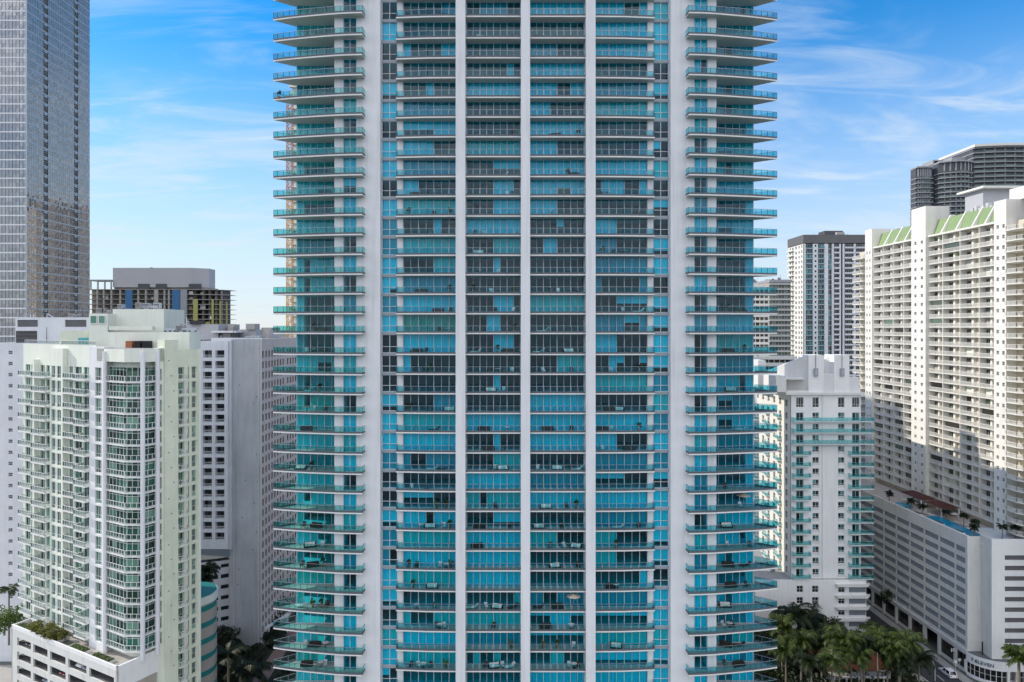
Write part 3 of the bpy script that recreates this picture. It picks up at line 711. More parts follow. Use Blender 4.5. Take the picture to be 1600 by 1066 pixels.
# curved parking ramp under the overhang
ramp = thing('parking_ramp', 'curved grey parking ramp with slot openings below the blank end wall', 'garage', (-80, 186, GZ))
cx, cy, cr_ = -88.0, 203.0, 19.5
for k in range(9):
    t0, t1 = R(-72 + k * 8 - 8), R(-72 + k * 8)
    a = (cx + math.cos(t0) * cr_, cy + math.sin(t0) * cr_); b_ = (cx + math.cos(t1) * cr_, cy + math.sin(t1) * cr_)
    if b_[0] > hx1 - .1 and b_[1] > 185.3: break
    fr, L = seg(a, b_); w = MB(fr); zt = -63.5
    gridwall(w, 0, L, GZ, zt, [(.35, L - .35)], [(zt - 2.9 * j - 1.9, zt - 2.9 * j - .75 if j else zt - .9) for j in range(8)], 'shadow_white', .35)
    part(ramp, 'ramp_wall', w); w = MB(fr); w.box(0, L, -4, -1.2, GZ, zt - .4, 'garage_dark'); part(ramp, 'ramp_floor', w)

# ------------------------------------------------------------------ building under construction, far behind
KY = 435.0
con = thing('unfinished_building', 'unfinished concrete tower with blue and yellow wrapping and a plain grey top box', 'building', (X_(250, KY), KY, GZ))
KF = (X_(136, KY), KY, 1, 0)
def xk(px): return X_(px, KY) - KF[0]
KZ = [Z_(452 + 7.75 * k, KY) for k in range(0, 27)]
b = MB(KF); b.box(xk(136), xk(300), -24, -5, GZ, KZ[0] - .2, 'raw_slab'); b.box(xk(300), xk(342), -18, -8, GZ, KZ[0] - .2, 'dark_wall'); part(con, 'core', b)
s = MB(KF); s.box(xk(136), xk(300), -24, 0, -.35, 0, 'raw_slab'); s.prism([(xk(300), 0), (xk(330), -1.0), (xk(348), -9), (xk(348), -18), (xk(300), -20)], -.35, 0, 'concrete')
rep(con, 'floor_slab', s, [(0, 0, z) for z in KZ])
c = MB(KF); rk = random.Random(3)
for px in (150, 160, 172, 186, 214, 226, 240, 255, 262): c.box(xk(px), xk(px) + 1.0, -1.6, -.3, GZ, KZ[0] - .36, 'concrete')
for px in (312, 321, 330, 338): c.box(xk(px), xk(px) + .9, -6 - (px - 300) * .12, -2 - (px - 300) * .12, GZ, KZ[0] - .36, 'raw_slab')
part(con, 'column', c)
for a, b_ in ((196, 207), (269, 281)): w = MB(KF); w.box(xk(a), xk(b_), -.6, .25, -60, KZ[0] - .4, 'blue_wrap'); part(con, 'blue_panel', w)
for a, b_ in ((242, 247), (282, 292)): w = MB(KF); w.box(xk(a), xk(b_), -.6, .2, -60, KZ[0] - .4, 'concrete' if a < 250 else 'dark_slab'); part(con, 'concrete_panel', w)
for a, b_, d, zt in ((302, 309, .2, 468), (330, 333, -.6, 468), (338, 340.5, -4.5, 470), (345.5, 347.5, -7.4, 471)):
    w = MB(KF); w.box(xk(a), xk(b_), d - .5, d + .1, -60, Z_(zt, KY), 'yellow_wrap'); part(con, 'yellow_panel', w)
for _ in range(46):
    px = rk.choice([rk.uniform(150, 194), rk.uniform(210, 240), rk.uniform(248, 266), rk.uniform(293, 302), rk.uniform(310, 330)]); k = rk.randrange(1, 14); ww = rk.uniform(1.5, 3.5)
    w = MB(KF); w.box(xk(px), xk(px) + ww, -2.0, -1.8, KZ[k] + .02, KZ[k] + rk.uniform(1.2, 2.6), rk.choice(['wood', 'concrete', 'raw_slab', 'yellow_wrap', 'grey_panel', 'pier_white'])); part(con, 'infill_board', w)
w = MB(KF); w.prism([(xk(172), -3), (xk(296), -3), (xk(317), -9), (xk(317), -18), (xk(172), -26)], KZ[0] + 1.4, Z_(418, KY), 'grey_panel'); part(con, 'top_box', w)
w = MB(KF); w.box(xk(172), xk(318), -22, -4.5, KZ[0] + .01, KZ[0] + 1.39, 'raw_slab'); part(con, 'top_base', w)
for a, b_ in ((212, 230), (240, 257), (292, 310)):
    w = MB(KF); w.box(xk(a), xk(b_), -4.4, -2.6, KZ[0] + .01, KZ[0] + 3.6, 'dark_wall'); part(con, 'hoist_opening', w)
w = MB(KF)
for k, z in enumerate(KZ[:14]): w.bar((xk(349), -9, z - .2), (xk(349.5), -18, z - .2), 1.6, .25, 'pole')
part(con, 'safety_platform', w)
w = MB(KF); w.box(xk(136), xk(171), -12, -1.5, KZ[0] + 5.4, KZ[0] + 6.2, 'dark_slab')
for px in (138, 149, 160, 170): w.box(xk(px), xk(px) + .7, -2.4, -1.7, KZ[0], KZ[0] + 5.4, 'concrete')
part(con, 'roof_canopy', w)

# ------------------------------------------------------------------ tower crane and the slim white tower behind the left balconies
CY = 262.0
crane = thing('tower_crane', 'orange lattice crane mast seen through the left balconies', 'crane', (X_(451.5, CY), CY, GZ))
def lattice(x0, x1, Y, z0, z1, m, bay):
    w = MB(); W = x1 - x0
    for (px, py) in ((x0, Y), (x1, Y), (x0, Y + W), (x1, Y + W)): w.bar((px, py, z0), (px, py, z1), .24, .24, m)
    z = z0; k = 0
    while z + bay <= z1:
        for y in (Y, Y + W):
            w.bar((x0, y, z), (x1, y, z), .16, .16, m); w.bar((x0 if k % 2 else x1, y, z), (x1 if k % 2 else x0, y, z + bay), .16, .16, m)
        for x in (x0, x1):
            w.bar((x, Y, z), (x, Y + W, z), .14, .14, m); w.bar((x, Y if k % 2 else Y + W, z), (x, Y + W if k % 2 else Y, z + bay), .14, .14, m)
        z += bay; k += 1
    return w
x0, x1 = X_(447.5, CY), X_(455.5, CY)
part(crane, 'mast', lattice(x0, x1, CY, GZ, Z_(300, CY), 'crane_yellow', 1.9))
part(crane, 'upper_mast', lattice(x0, x1, CY, Z_(300, CY), Z_(158, CY), 'crane_red', 1.9))
w = MB(); w.box(x0 - .4, x1 + .4, CY - .4, CY + 2.4, Z_(158, CY), Z_(150, CY), 'crane_yellow'); part(crane, 'slewing_ring', w)
w = MB(); w.box(x1 + .5, x1 + 2.0, CY - .2, CY + 1.5, Z_(156, CY), Z_(148, CY), 'pier_white'); part(crane, 'cab', w)
w = MB(); w.bar((x1 + 2.0, CY + 1, Z_(151, CY)), (x1 + 30, CY + 8, Z_(151, CY)), 1.0, 1.2, "crane_yellow"); part(crane, "jib", w)
NY = 300.0
slim = thing('balcony_tower', 'slim white tower of stacked balconies half hidden behind the left wing', 'tower', (X_(470, NY), NY, GZ))
w = MB(); w.box(X_(455, NY), X_(560, NY), NY + 1.5, NY + 25, GZ, Z_(120, NY), 'warm_white', top='roof_grey'); part(slim, 'body', w)
NZ = [Z_(124 + 11.2 * k, NY) for k in range(0, 70)]
s = MB(); s.box(X_(451.5, NY), X_(470, NY), NY, NY + 1.49, -.25, 0, 'warm_white'); s.box(X_(451.5, NY), X_(451.5, NY) + .15, NY, NY + 1.49, 0, 1.1, 'warm_white'); s.box(X_(451.5, NY) + .15, X_(470, NY), NY, NY + .12, 0, 1.1, 'warm_white')
rep(slim, 'balcony', s, [(0, 0, z) for z in sorted(NZ, key=lambda z: abs(z - 30))])
# ------------------------------------------------------------------ white tower with teal balconies, centre right
TYC = 196.0; kc = TYC / F
tealt = thing('balcony_tower', 'white tower with sloped rooftop fins and teal glass balconies right of the blue tower', 'tower', (X_(1236, TYC), TYC, GZ))
CX0 = X_(1236, TYC); CF = (CX0, TYC, 1, 0)
def xc(px): return (px - 1236) * kc
def zc(py): return Z_(py, TYC)
CW = xc(1345)
ROWS = [zc(657.5 + 17.45 * k) for k in range(0, 15)]      # balcony slab tops
BASEZ = zc(904)
colsC = [(xc(1244), xc(1255.5)), (xc(1269.5), xc(1279.5)), (xc(1309.5), xc(1319.5)), (xc(1331.5), xc(1343))]
rowsC = [(z + .02, z + 2.35) for z in ROWS] + [(zc(636.5), zc(621))]
w = MB(CF); gridwall(w, 0, CW, BASEZ, zc(617), colsC, rowsC, 'bright_white', .35)
w.box(xc(1284.2), xc(1285.4), .0, .16, BASEZ, zc(617), 'shadow_white'); part(tealt, 'wall', w)
w = MB(CF); w.box(.31, CW, -70, -.351, BASEZ, zc(617.5), 'warm_white', top='roof_grey')
part(tealt, 'body', w)
w = MB(); w.box(30, 56, 180, 206, GZ, 12, 'warm_white', top='roof_grey'); part(tealt, 'unseen_shade_block', w)  # unseen block added behind the blue tower to throw shade on the garage
for i, (a, b) in enumerate(colsC):
    f, g = window(CF, a + .02, b - .02, 0, 2.3, 'win_teal', 'white', 2, 1 if i in (0, 3) else 2, -.22, .08)
    if i in (1, 2): f.box(a - .1, b + .1, -.34, .0, -.01, .75, 'pier_white')
    rep(tealt, 'window', f, [(0, 0, z + .03) for z in ROWS], [('pane', g)])
    hh = zc(621) - zc(636.5)
    f, g = window(CF, a + .02, b - .02, 0, hh - .02, 'win_dark', 'white', 2 if i in (1, 2) else 3, 1, -.22, .08, transom=.8)
    rep(tealt, 'top_window', f, [(0, 0, zc(636.5) + .01)], [('pane', g)])
def cbalc(a0, a1, zs, dep, nm):
    s = MB(CF); s.box(a0, a1, .17, dep, -.2, 0, 'slab_white')
    pts = [(a0 + .05, .2), (a0 + .05, dep - .07), (a1 - .05, dep - .07), (a1 - .05, .2)]
    r = MB(CF)
    for (p, q) in zip(pts, pts[1:]):
        L = math.hypot(q[0] - p[0], q[1] - p[1]); n = max(1, round(L / 1.5))
        r.bar((*p, 1.05), (*q, 1.05), .07, .07, 'teal_paint'); r.bar((*p, .1), (*q, .1), .06, .06, 'teal_paint')
        for k in range(n + 1):
            t = k / n; x = p[0] + (q[0] - p[0]) * t; y = p[1] + (q[1] - p[1]) * t; r.bar((x, y, .0), (x, y, 1.05), .07, .07, 'teal_paint')
        r.quad([(*p, .13), (*q, .13), (*q, 1.01), (*p, 1.01)], 'teal_panel')
    rep(tealt, nm, s, [(0, 0, z) for z in zs], [('railing', r)])
cbalc(xc(1236.5), xc(1361.5), ROWS[:3], 1.7, 'long_balcony')
cbalc(xc(1237), xc(1264), ROWS[3:], 1.5, 'balcony'); cbalc(xc(1325), xc(1361.5), ROWS[3:], 1.6, 'balcony')
# sunlit left side
CL = (CX0, TYC + 70, 0, -1)
sc_ = [(70 - 2.6 - 4.6 * k - 1.6, 70 - 2.6 - 4.6 * k) for k in range(6)]
w = MB(CL); gridwall(w, 40, 69.99, BASEZ, zc(617), sc_, [(z, z + 2.0) for z in ROWS + [zc(637)]], 'warm_white', .3); part(tealt, 'side_wall', w)
wins(tealt, CL, [(a + .02, b - .02) for a, b in sc_], ROWS + [zc(637)], 1.98, 'win_condo', 'side_window', nx=2, ny=2, d=-.2)
for (a, b) in ((41.0, 44.5), (50.5, 53.6), (59.7, 63)):
    s = MB(CL); s.box(a, b, .0, 1.2, -.2, 0, 'warm_white'); r = picket_rail(CL, [(a, .05), (a, 1.15), (b, 1.15), (b, .05)], 0, 1.0, 'pier_white', .6, glass='teal_panel')
    rep(tealt, 'side_balcony', s, [(0, 0, z) for z in ROWS], [('railing', r)])
# crown: cornice, two chimneys with sloping fins, boxes
w = MB(); w.box(CX0 - 1.6, CX0 + CW + .9, TYC - .7, TYC + 40, zc(617) + .004, zc(613), 'slab_white'); part(tealt, 'cornice', w)
zt = zc(613) + .003
w = MB(CF)
w.box(xc(1263), xc(1287), -6, .1, zt, zc(555), 'bright_white'); w.box(xc(1303), xc(1327), -6, .1, zt, zc(555), 'bright_white')
w.box(xc(1287), xc(1303), -5, .0, zt, zc(583.5), 'pier_white'); part(tealt, 'chimney', w)
w = MB(CF)
w.hull([(xc(1262.98), -.4, zc(555)), (xc(1213), -9, zc(585)), (xc(1213), -9, zt), (xc(1262.98), -.4, zt), (xc(1262.98), -1.4, zc(555)), (xc(1213), -10, zc(585)), (xc(1213), -10, zt), (xc(1262.98), -1.4, zt)],
       [(0, 1, 2, 3), (7, 6, 5, 4), (0, 4, 5, 1), (1, 5, 6, 2), (0, 3, 7, 4)], 'slab_white')
w.hull([(xc(1302.98), -2.5, zc(556)), (xc(1289), -4.9, zc(572)), (xc(1289), -4.9, zc(584)), (xc(1302.98), -2.5, zc(584)), (xc(1302.98), -3.4, zc(556)), (xc(1289), -5.9, zc(572)), (xc(1289), -5.9, zc(584)), (xc(1302.98), -3.4, zc(584))],
       [(0, 1, 2, 3), (7, 6, 5, 4), (0, 4, 5, 1), (1, 5, 6, 2), (0, 3, 7, 4)], 'slab_white')
part(tealt, 'sloped_fin', w)
w = MB(CF); w.box(xc(1229), xc(1262.9), -.38, .3, zt, zt + .5, 'slab_white'); w.box(xc(1229), xc(1255), -7, -6, zt, zc(591), 'slab_white'); w.box(xc(1213), xc(1229), -9, -.2, zt, zc(588), 'slab_white'); w.box(xc(1229), xc(1257), -5.9, -.4, zc(593.5), zc(591), 'slab_white'); part(tealt, 'roof_box', w)
w = MB(CF); w.box(xc(1327.02), xc(1344), -8, -.4, zt, zc(591), 'pier_white'); part(tealt, 'roof_box', w)
w = MB(CF); w.box(xc(1212), xc(1225), -22, -14, zt, zc(567), 'slab_white'); part(tealt, 'roof_box', w)
for px in (1274, 1315):
    w = MB(CF); w.box(xc(px - 3), xc(px + 3.2), .12, .55, zc(588), zc(575.5), 'grey_band'); w.box(xc(px - 1.4), xc(px + 1.6), .56, .62, zc(586), zc(577.5), 'alu')
    w.tube((xc(px), .3, zc(575.4)), (xc(px), .3, zc(545 if px < 1300 else 541)), .07, .05, 6, 'metal_dark'); part(tealt, 'antenna', w)
# podium
PCX0 = X_(1178, TYC); PF2 = (PCX0, TYC - 1.2, 1, 0)
def xp(px): return X_(px, TYC - 1.2) - PCX0
zp = lambda y: Z_(y, TYC - 1.2)
pw = [(xp(1245), xp(1255)), (xp(1269), xp(1279)), (xp(1310), xp(1320)), (xp(1326.5), xp(1353))]
prow = [(zp(926 + 17.8 * k), zp(915.5 + 17.8 * k)) for k in range(4)]
w = MB(PF2); gridwall(w, 0, xp(1353.5), GZ, BASEZ, pw, prow, 'bright_white', .4); w.box(0, xp(1353.5), -60, -.4, GZ, BASEZ - .01, 'warm_white', top='roof_grey'); part(tealt, 'podium', w)
hp = prow[0][1] - prow[0][0]
for i, (a, b) in enumerate(pw):
    if i < 3:
        f, g = window(PF2, a + .02, b - .02, 0, hp - .02, 'win_dark', 'white', 2, 2, -.25, .08); rep(tealt, 'podium_window', f, [(0, 0, z0 + .01) for z0, z1 in prow], [('pane', g)])
    else:
        l = MB(PF2); n = 26
        for k in range(n): x = a + .05 + (b - a - .1) * k / n; l.box(x, x + .11, -.25, -.12, .01, hp - .01, 'grey_band')
        l.box(a + .01, b - .01, -.38, -.33, .01, hp - .01, 'louver'); rep(tealt, 'louvre_panel', l, [(0, 0, z0) for z0, z1 in prow])
        l = MB(PF2); l.prism([(xp(1304), .02), (xp(1304) + .6, 1.2), (xp(1353) , 1.2), (xp(1361.5), -.6), (xp(1353.6), -1.0), (xp(1353.4), .02)], hp + .05, hp + .6, 'slab_white'); rep(tealt, 'canopy', l, [(0, 0, z0) for z0, z1 in prow])

# ------------------------------------------------------------------ long cream condominium and its garage, right
GD = (.0300, -.99955)                                   # along the street front, from far to near
condo = thing('condominium', 'long sunlit cream condominium with hundreds of balconies and green sloped roof panels, right edge', 'building', (126.2, 260, GZ))
DF = (126.2, 260.0, *GD)
RZ = 27.7; FZ = [RZ - 2.75 * k for k in range(1, 30)]     # floor tops
FZn = sorted(FZ, key=lambda z: abs(z + 5))
BB = [[20.5, 26.4, 32.2, 38.0, 43.4], [50.7, 57.2, 64.7, 72.4, 79.0]]
w = MB(DF); w.box(8, 100, -22, -1.85, GZ, RZ, 'recess_shade_tan', top='roof_grey'); part(condo, 'body', w)
def near_first(items): return items
for grp in BB[::-1]:
    for a0, a1 in list(zip(grp, grp[1:]))[::-1]:
        s = MB(DF); s.box(a0 + .1, a1 - .1, -1.84, .0, -.2, 0, 'warm_white')
        r = picket_rail(DF, [(a0 + .12, -.05), (a1 - .12, -.05)], 0, 1.02, 'warm_white', .24, thick=.07)
        bw = MB(DF); L = a1 - a0
        dr = MB(DF); dr.box(a0 + L * .05, a0 + L * .38, -1.82, -1.74, .02, 2.15, 'mullion')
        for k in range(3): dr.quad([(a0 + L * (.06 + .105 * k) + .05, -1.735, .1), (a0 + L * (.165 + .105 * k) - .03, -1.735, .1), (a0 + L * (.165 + .105 * k) - .03, -1.735, 2.08), (a0 + L * (.06 + .105 * k) + .05, -1.735, 2.08)], 'win_condo')
        dr.box(a0 + L * .41, a0 + L * .52, -1.84, -1.1, .0, 2.5, 'warm_white')
        rep(condo, 'balcony', s, [(0, 0, z) for z in FZn], [('railing', r), ('balcony_door', dr)])
rs = random.Random(4)
bays = [q for grp in BB for q in zip(grp, grp[1:])]
for k in range(70):
    a0, a1 = rs.choice(bays); z = rs.choice(FZ); L = a1 - a0; s = MB(DF); t = rs.random()
    if t < .45: s.box(a0 + L * .04, a0 + L * .39, -1.70, -1.62, z + .02, z + 2.45, rs.choice(['cream_white', 'concrete', 'pole'])); part(condo, 'shutter', s)
    elif t < .7: s.box(a0 + L * .12, a1 - L * .1, -.35, -.30, z + 1.05, z + 2.5, 'win_condo'); part(condo, 'glass_screen', s)
    else: s.box(a0 + .15, a1 - .15, -1.83, -1.80, z + .02, z + 2.5, rs.choice(['pinkish', 'tan_band', 'mansard', 'shadow_white'])); s.box(a0 + L * .06, a0 + L * .38, -1.72, -1.70, z + .05, z + 2.2, 'win_condo'); part(condo, 'painted_back_wall', s)
w = MB(DF)
for grp in BB:
    for a in grp: w.box(a - .1, a + .1, -1.84, .03, GZ + 36, RZ, 'warm_white')
part(condo, 'dividing_wall', w)
rowsD = [(z + .95, z + 1.95) for z in FZ]
piers = [(16.0, 20.4, [(16.8, 17.6), (18.6, 19.4)], RZ + 7.0, .5), (43.5, 50.6, [(45.0, 46.1), (48.2, 49.3)], RZ + 9.6, .9), (79.1, 83.4, [(80.0, 80.9), (82.0, 82.9)], RZ + 5.6, .9), (90.2, 96.5, [(91.2, 92.2), (94, 95)], RZ + 5.6, .2)]
for a0, a1, cs, top, pr in piers:
    fr = (DF[0] + DF[3] * pr, DF[1] - DF[2] * pr, DF[2], DF[3])
    w = MB(fr); gridwall(w, a0, a1, GZ, top, cs, rowsD, 'warm_white', .35); w.box(a0, a1, -pr - 1.84, -.35, GZ, top - .01, 'warm_white'); w.box(a0, a1, -7.5, -pr - 1.84, RZ + .01, top, 'warm_white')
    part(condo, 'stair_pier', w)
    for (p, q) in cs[::-1]:
        f, g = window(fr, p + .02, q - .02, 0, .96, 'win_dark', 'white', 2, 2, -.2, .05); rep(condo, 'pier_window', f, [(0, 0, z + .97) for z in FZn], [('pane', g)])
for (a0, a1, dep) in ((8.2, 15.9, 1.6), (83.5, 90.1, 2.2)):
    poly = [(a0, 0), (a0 + .3, dep * .7), (a0 + 1.6, dep), (a1 - 1.6, dep), (a1 - .3, dep * .7), (a1, 0), (a1, -1.84), (a0, -1.84)]
    s = MB(DF); s.prism(poly, -.22, 0, 'warm_white'); r = picket_rail(DF, [(x, y - .06) for x, y in poly[:6]], 0, 1.02, 'warm_white', .24, thick=.07)
    dr = MB(DF); L = a1 - a0; dr.box(a0 + L * .45, a0 + L * .85, -1.84, -1.75, .02, 2.2, 'mullion')
    for k in range(3): dr.quad([(a0 + L * (.45 + .133 * k) + .05, -1.745, .1), (a0 + L * (.583 + .133 * k) - .05, -1.745, .1), (a0 + L * (.583 + .133 * k) - .05, -1.745, 2.1), (a0 + L * (.45 + .133 * k) + .05, -1.745, 2.1)], 'win_condo')
    rep(condo, 'bay_balcony', s, [(0, 0, z) for z in FZn], [('railing', r), ('balcony_door', dr)])
# green sloping roof panels between white triangular fins
for a0, a1, cuts in ((20.5, 43.4, BB[0]), (50.7, 79.0, [50.7, 56.0, 62.5, 69.2, 74.2, 79.0])):
    w = MB(DF); w.box(a0, a1, -1.9, .25, RZ + .005, RZ + .5, 'warm_white'); part(condo, 'eave', w)
    for p, q in zip(cuts, cuts[1:]):
        w = MB(DF); n = 6
        for k in range(n):
            x0 = p + .2 + (q - p - .4) * k / n; x1 = p + .2 + (q - p - .4) * (k + 1) / n - .05
            w.hull([(x0, -1.4, RZ + .5), (x1, -1.4, RZ + .5), (x1, -3.0, RZ + 5.4), (x0, -3.0, RZ + 5.4), (x0, -1.6, RZ + .5), (x1, -1.6, RZ + .5), (x1, -3.2, RZ + 5.4), (x0, -3.2, RZ + 5.4)],
                   [(0, 1, 2, 3), (7, 6, 5, 4), (0, 3, 7, 4), (1, 5, 6, 2), (3, 2, 6, 7)], 'mansard')
        part(condo, 'green_roof_panel', w)
        w = MB(DF); w.hull([(q - .25, -.1, RZ + .5), (q - .25, -3.2, RZ + 6.0), (q - .25, -4.5, RZ + 6.0), (q - .25, -4.5, RZ + .5), (q + .25, -.1, RZ + .5), (q + .25, -3.2, RZ + 6.0), (q + .25, -4.5, RZ + 6.0), (q + .25, -4.5, RZ + .5)],
                           [(0, 1, 2, 3), (7, 6, 5, 4), (0, 4, 5, 1), (1, 5, 6, 2)], 'warm_white'); part(condo, 'roof_fin', w)
    w = MB(DF); w.box(a0, a1, -21, -3.3, RZ + .01, RZ + 5.3, 'warm_white', top='roof_grey'); part(condo, 'penthouse', w)
w = MB(DF); w.box(55.5, 63, -17, -8, RZ + 5.3, RZ + 12.3, 'grey_panel'); w.box(54, 65, -18, -6.5, RZ + 12.3, RZ + 12.9, 'warm_white'); part(condo, 'plant_room', w)
w = MB(DF); w.box(79.5, 92, -14, -3, RZ + 5.6, RZ + 8.8, 'warm_white'); w.box(85, 92, -10, -3.01 + .4, RZ + 5.6, RZ + 7.4, 'warm_white'); part(condo, 'plant_room', w)
w = MB(DF)
for k in range(7): w.box(60 + k * 1.5, 60.9 + k * 1.5, -6.5, -5.4, RZ + 5.31, RZ + 6.4 + (k % 3) * .5, 'pole')
part(condo, 'roof_vent', w)

garage = thing('parking_garage', 'white parking garage with rows of grey louvres, corner shop and rooftop pool deck', 'garage', (113.7, 230, GZ))
PFg = (113.7, 230.0, *GD); DK = GZ + 35.0
w = MB(PFg)
pan = [-16, -8.5, -1, 6.2, 13.7, 19.9, 26.4, 33.0, 39.6, 45.9, 52.3, 56.4]
colsG = [(p + .22, q - .22) for p, q in zip(pan, pan[1:])]
LZ = [GZ + 31.9 - 2.63 * k - 1.45 for k in range(10)]
gridwall(w, -16, 57.0, GZ + 6.2, DK, colsG, [(z, z + 1.45) for z in LZ], 'garage_white', .4)
w.box(-16, 57, -.4, .35, GZ + 5.7, GZ + 6.19, 'garage_white'); w.box(-16, 57, -.4, .12, GZ + 5.1, GZ + 5.69, 'shadow_white')
part(garage, 'side_wall', w)
for (a, b) in colsG[::-1]:
    l = MB(PFg)
    for k in range(6): l.box(a + .01, b - .01, -.3, -.16, .05 + k * .235, .05 + k * .235 + .13, 'grey_band')
    l.box(a + .01, b - .01, -.39, -.36, .01, 1.44, 'louver'); rep(garage, 'louvre', l, [(0, 0, z) for z in LZ])
w = MB(PFg); w.box(-16, 56.6, -40, -.42, GZ + 5.1, DK - 1.1, 'garage_white', top='deck'); part(garage, 'body', w)
w = MB(PFg)
for p, q in zip(pan, pan[1:]): w.box(p - .45, p + .45, -.6, .1, GZ, GZ + 5.09, 'garage_white')
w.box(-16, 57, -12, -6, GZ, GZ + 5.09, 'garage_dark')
part(garage, 'ground_floor_column', w)
for i, (p, q) in enumerate(zip(pan, pan[1:])):
    if i in (8,): continue
    f, g = window(PFg, p + .5, q - .5, GZ + .9, GZ + 4.6, 'shop_glass', 'metal_dark', 5, 2, -.4, .1)
    f.box(p + .46, q - .46, -.45, -.2, GZ, GZ + .9, 'garage_white'); f.box(p + .46, q - .46, -.45, -.2, GZ + 4.6, GZ + 5.09, 'garage_white')
    o = part(garage, 'shopfront', f); me = g.mesh('pane', tuple(garage.location)); link('pane', me, o)
# stepped corner and the wall that faces the drone
cA = (113.7 + GD[0] * 57, 230 + GD[1] * 57)             # end of the long wall
cB = (cA[0] + 3.6, cA[1]); cC = (cB[0] - .3, cA[1] - 4.1)
fr, L = seg(cA, cB); w = MB(fr); w.box(0, L, -.5, 0, GZ + 6.0, DK, 'garage_white'); part(garage, 'corner_wall', w)
fr, L = seg(cC, (cC[0] + 26, cC[1])); lc = (X_(1570, cC[1]) - cC[0], 25.0)
w = MB(fr); LZ2 = [Z_(875.5 + 16.28 * k, cC[1]) for k in range(10)]
gridwall(w, 0, 26, GZ + 6.0, DK + .6, [lc], [(z, z + 1.2) for z in LZ2], 'white', .4); w.box(-.02, .3, -4.1, -.41, GZ + 6.0, DK + .6, 'garage_white'); w.box(.3, 26, -14, -.9, GZ, DK - .6, 'garage_white')
part(garage, 'front_wall', w)
l = MB(fr)
for k in range(5): l.box(lc[0] + .01, lc[1] - .01, -.32, -.2, .04 + k * .24, .16 + k * .24, 'louver')
l.box(lc[0] + .01, lc[1] - .01, -.6, -.5, .01, 1.19, 'garage_dark'); rep(garage, 'front_louvre', l, [(0, 0, z) for z in LZ2])
# parapet round the deck
w = MB(PFg); w.box(-16, 57, -.41, -.02, DK + .003, DK + .25, 'white'); part(garage, 'parapet', w)
# curved corner shop
S0 = (cA[0] - .25, cA[1] + .2); S1 = (cC[0] + .6, cC[1] - 1.6)
arc = []
for k in range(9):
    t = k / 8 * math.pi / 2
    arc.append((S0[0] + (S1[0] - S0[0] + 2.2) * (1 - math.cos(t)), S0[1] + (S1[1] - S0[1]) * math.sin(t)))
shop_end = (arc[-1][0] + 21, arc[-1][1])
line = arc + [(arc[-1][0] + 2.2, arc[-1][1]), shop_end]
inn = [(x + .4 * (1 if i < 6 else .4), y + .45) for i, (x, y) in enumerate(line)]
w = MB(); w.prism(line + [(shop_end[0], shop_end[1] + 3), (S0[0] + .4, S0[1] + .3)], GZ + 3.6, GZ + 6.0, 'white', top='roof_dark'); part(garage, 'shop_fascia', w)
w = MB(); w.prism([(x + .12, y + .12) for x, y in line] + [(shop_end[0], shop_end[1] + 3), (S0[0] + .4, S0[1] + .3)], GZ, GZ + .7, 'white')
for i in (0, 8, 9): w.box(line[i][0] + .0, line[i][0] + .6, line[i][1] + .1, line[i][1] + .7, GZ + .7, GZ + 3.6, 'white')
part(garage, 'shop_base', w)
for i in list(range(8)) + [9]:
    a, b = line[i], line[i + 1]; fr2, L2 = seg(a, b)
    f, g = window(fr2, 0.02, L2 - .02, GZ + .7, GZ + 3.6, 'shop_glass', 'pier_white', 1 if i < 9 else 11, 2, -.3, .07); o = part(garage, 'shop_window', f); link('pane', g.mesh('pane', tuple(garage.location)), o)
w = MB(); w.tube((X_(1535, 171.2), 171.2, GZ + 6.0), (X_(1535, 171.2), 171.2, GZ + 9.2), .16, .16, 8, 'metal_dark'); part(garage, 'vent_pipe', w)
# the sign: raised dark teal capitals that follow the curve
def lettering(text, size, pts_at, z, depth, m):
    mb = MB(); s = 0.0
    for ch in text:
        cu = bpy.data.curves.new('t', 'FONT'); cu.body = ch; cu.size = size; cu.extrude = depth
        ob = bpy.data.objects.new('t', cu); col.objects.link(ob); dg = bpy.context.evaluated_depsgraph_get(); me = bpy.data.meshes.new_from_object(ob.evaluated_get(dg))
        xs = [v.co.x for v in me.vertices]; wd = max(xs) - min(xs); x0 = min(xs)
        (px, py), (ux, uy) = pts_at(s + wd / 2)
        mb.add([(px + ux * (v.co.x - x0 - wd / 2) + uy * (v.co.z + depth + .02), py + uy * (v.co.x - x0 - wd / 2) - ux * (v.co.z + depth + .02), z + v.co.y) for v in me.vertices], [tuple(p.vertices) for p in me.polygons], m)
        bpy.data.objects.remove(ob); bpy.data.curves.remove(cu); bpy.data.meshes.remove(me); s += wd + size * .10
    return mb
def walk(poly, start):
    def at(s):
        s += start
        for a, b in zip(poly, poly[1:]):
            L = math.hypot(b[0] - a[0], b[1] - a[1])
            if s <= L or b is poly[-1]: return (a[0] + (b[0] - a[0]) * s / L, a[1] + (b[1] - a[1]) * s / L), ((b[0] - a[0]) / L, (b[1] - a[1]) / L)
            s -= L
    return at
part(garage, 'sign_lettering', lettering('7-ELEVEN', 1.15, walk(line, 1.7), GZ + 4.35, .08, 'sign_teal'))
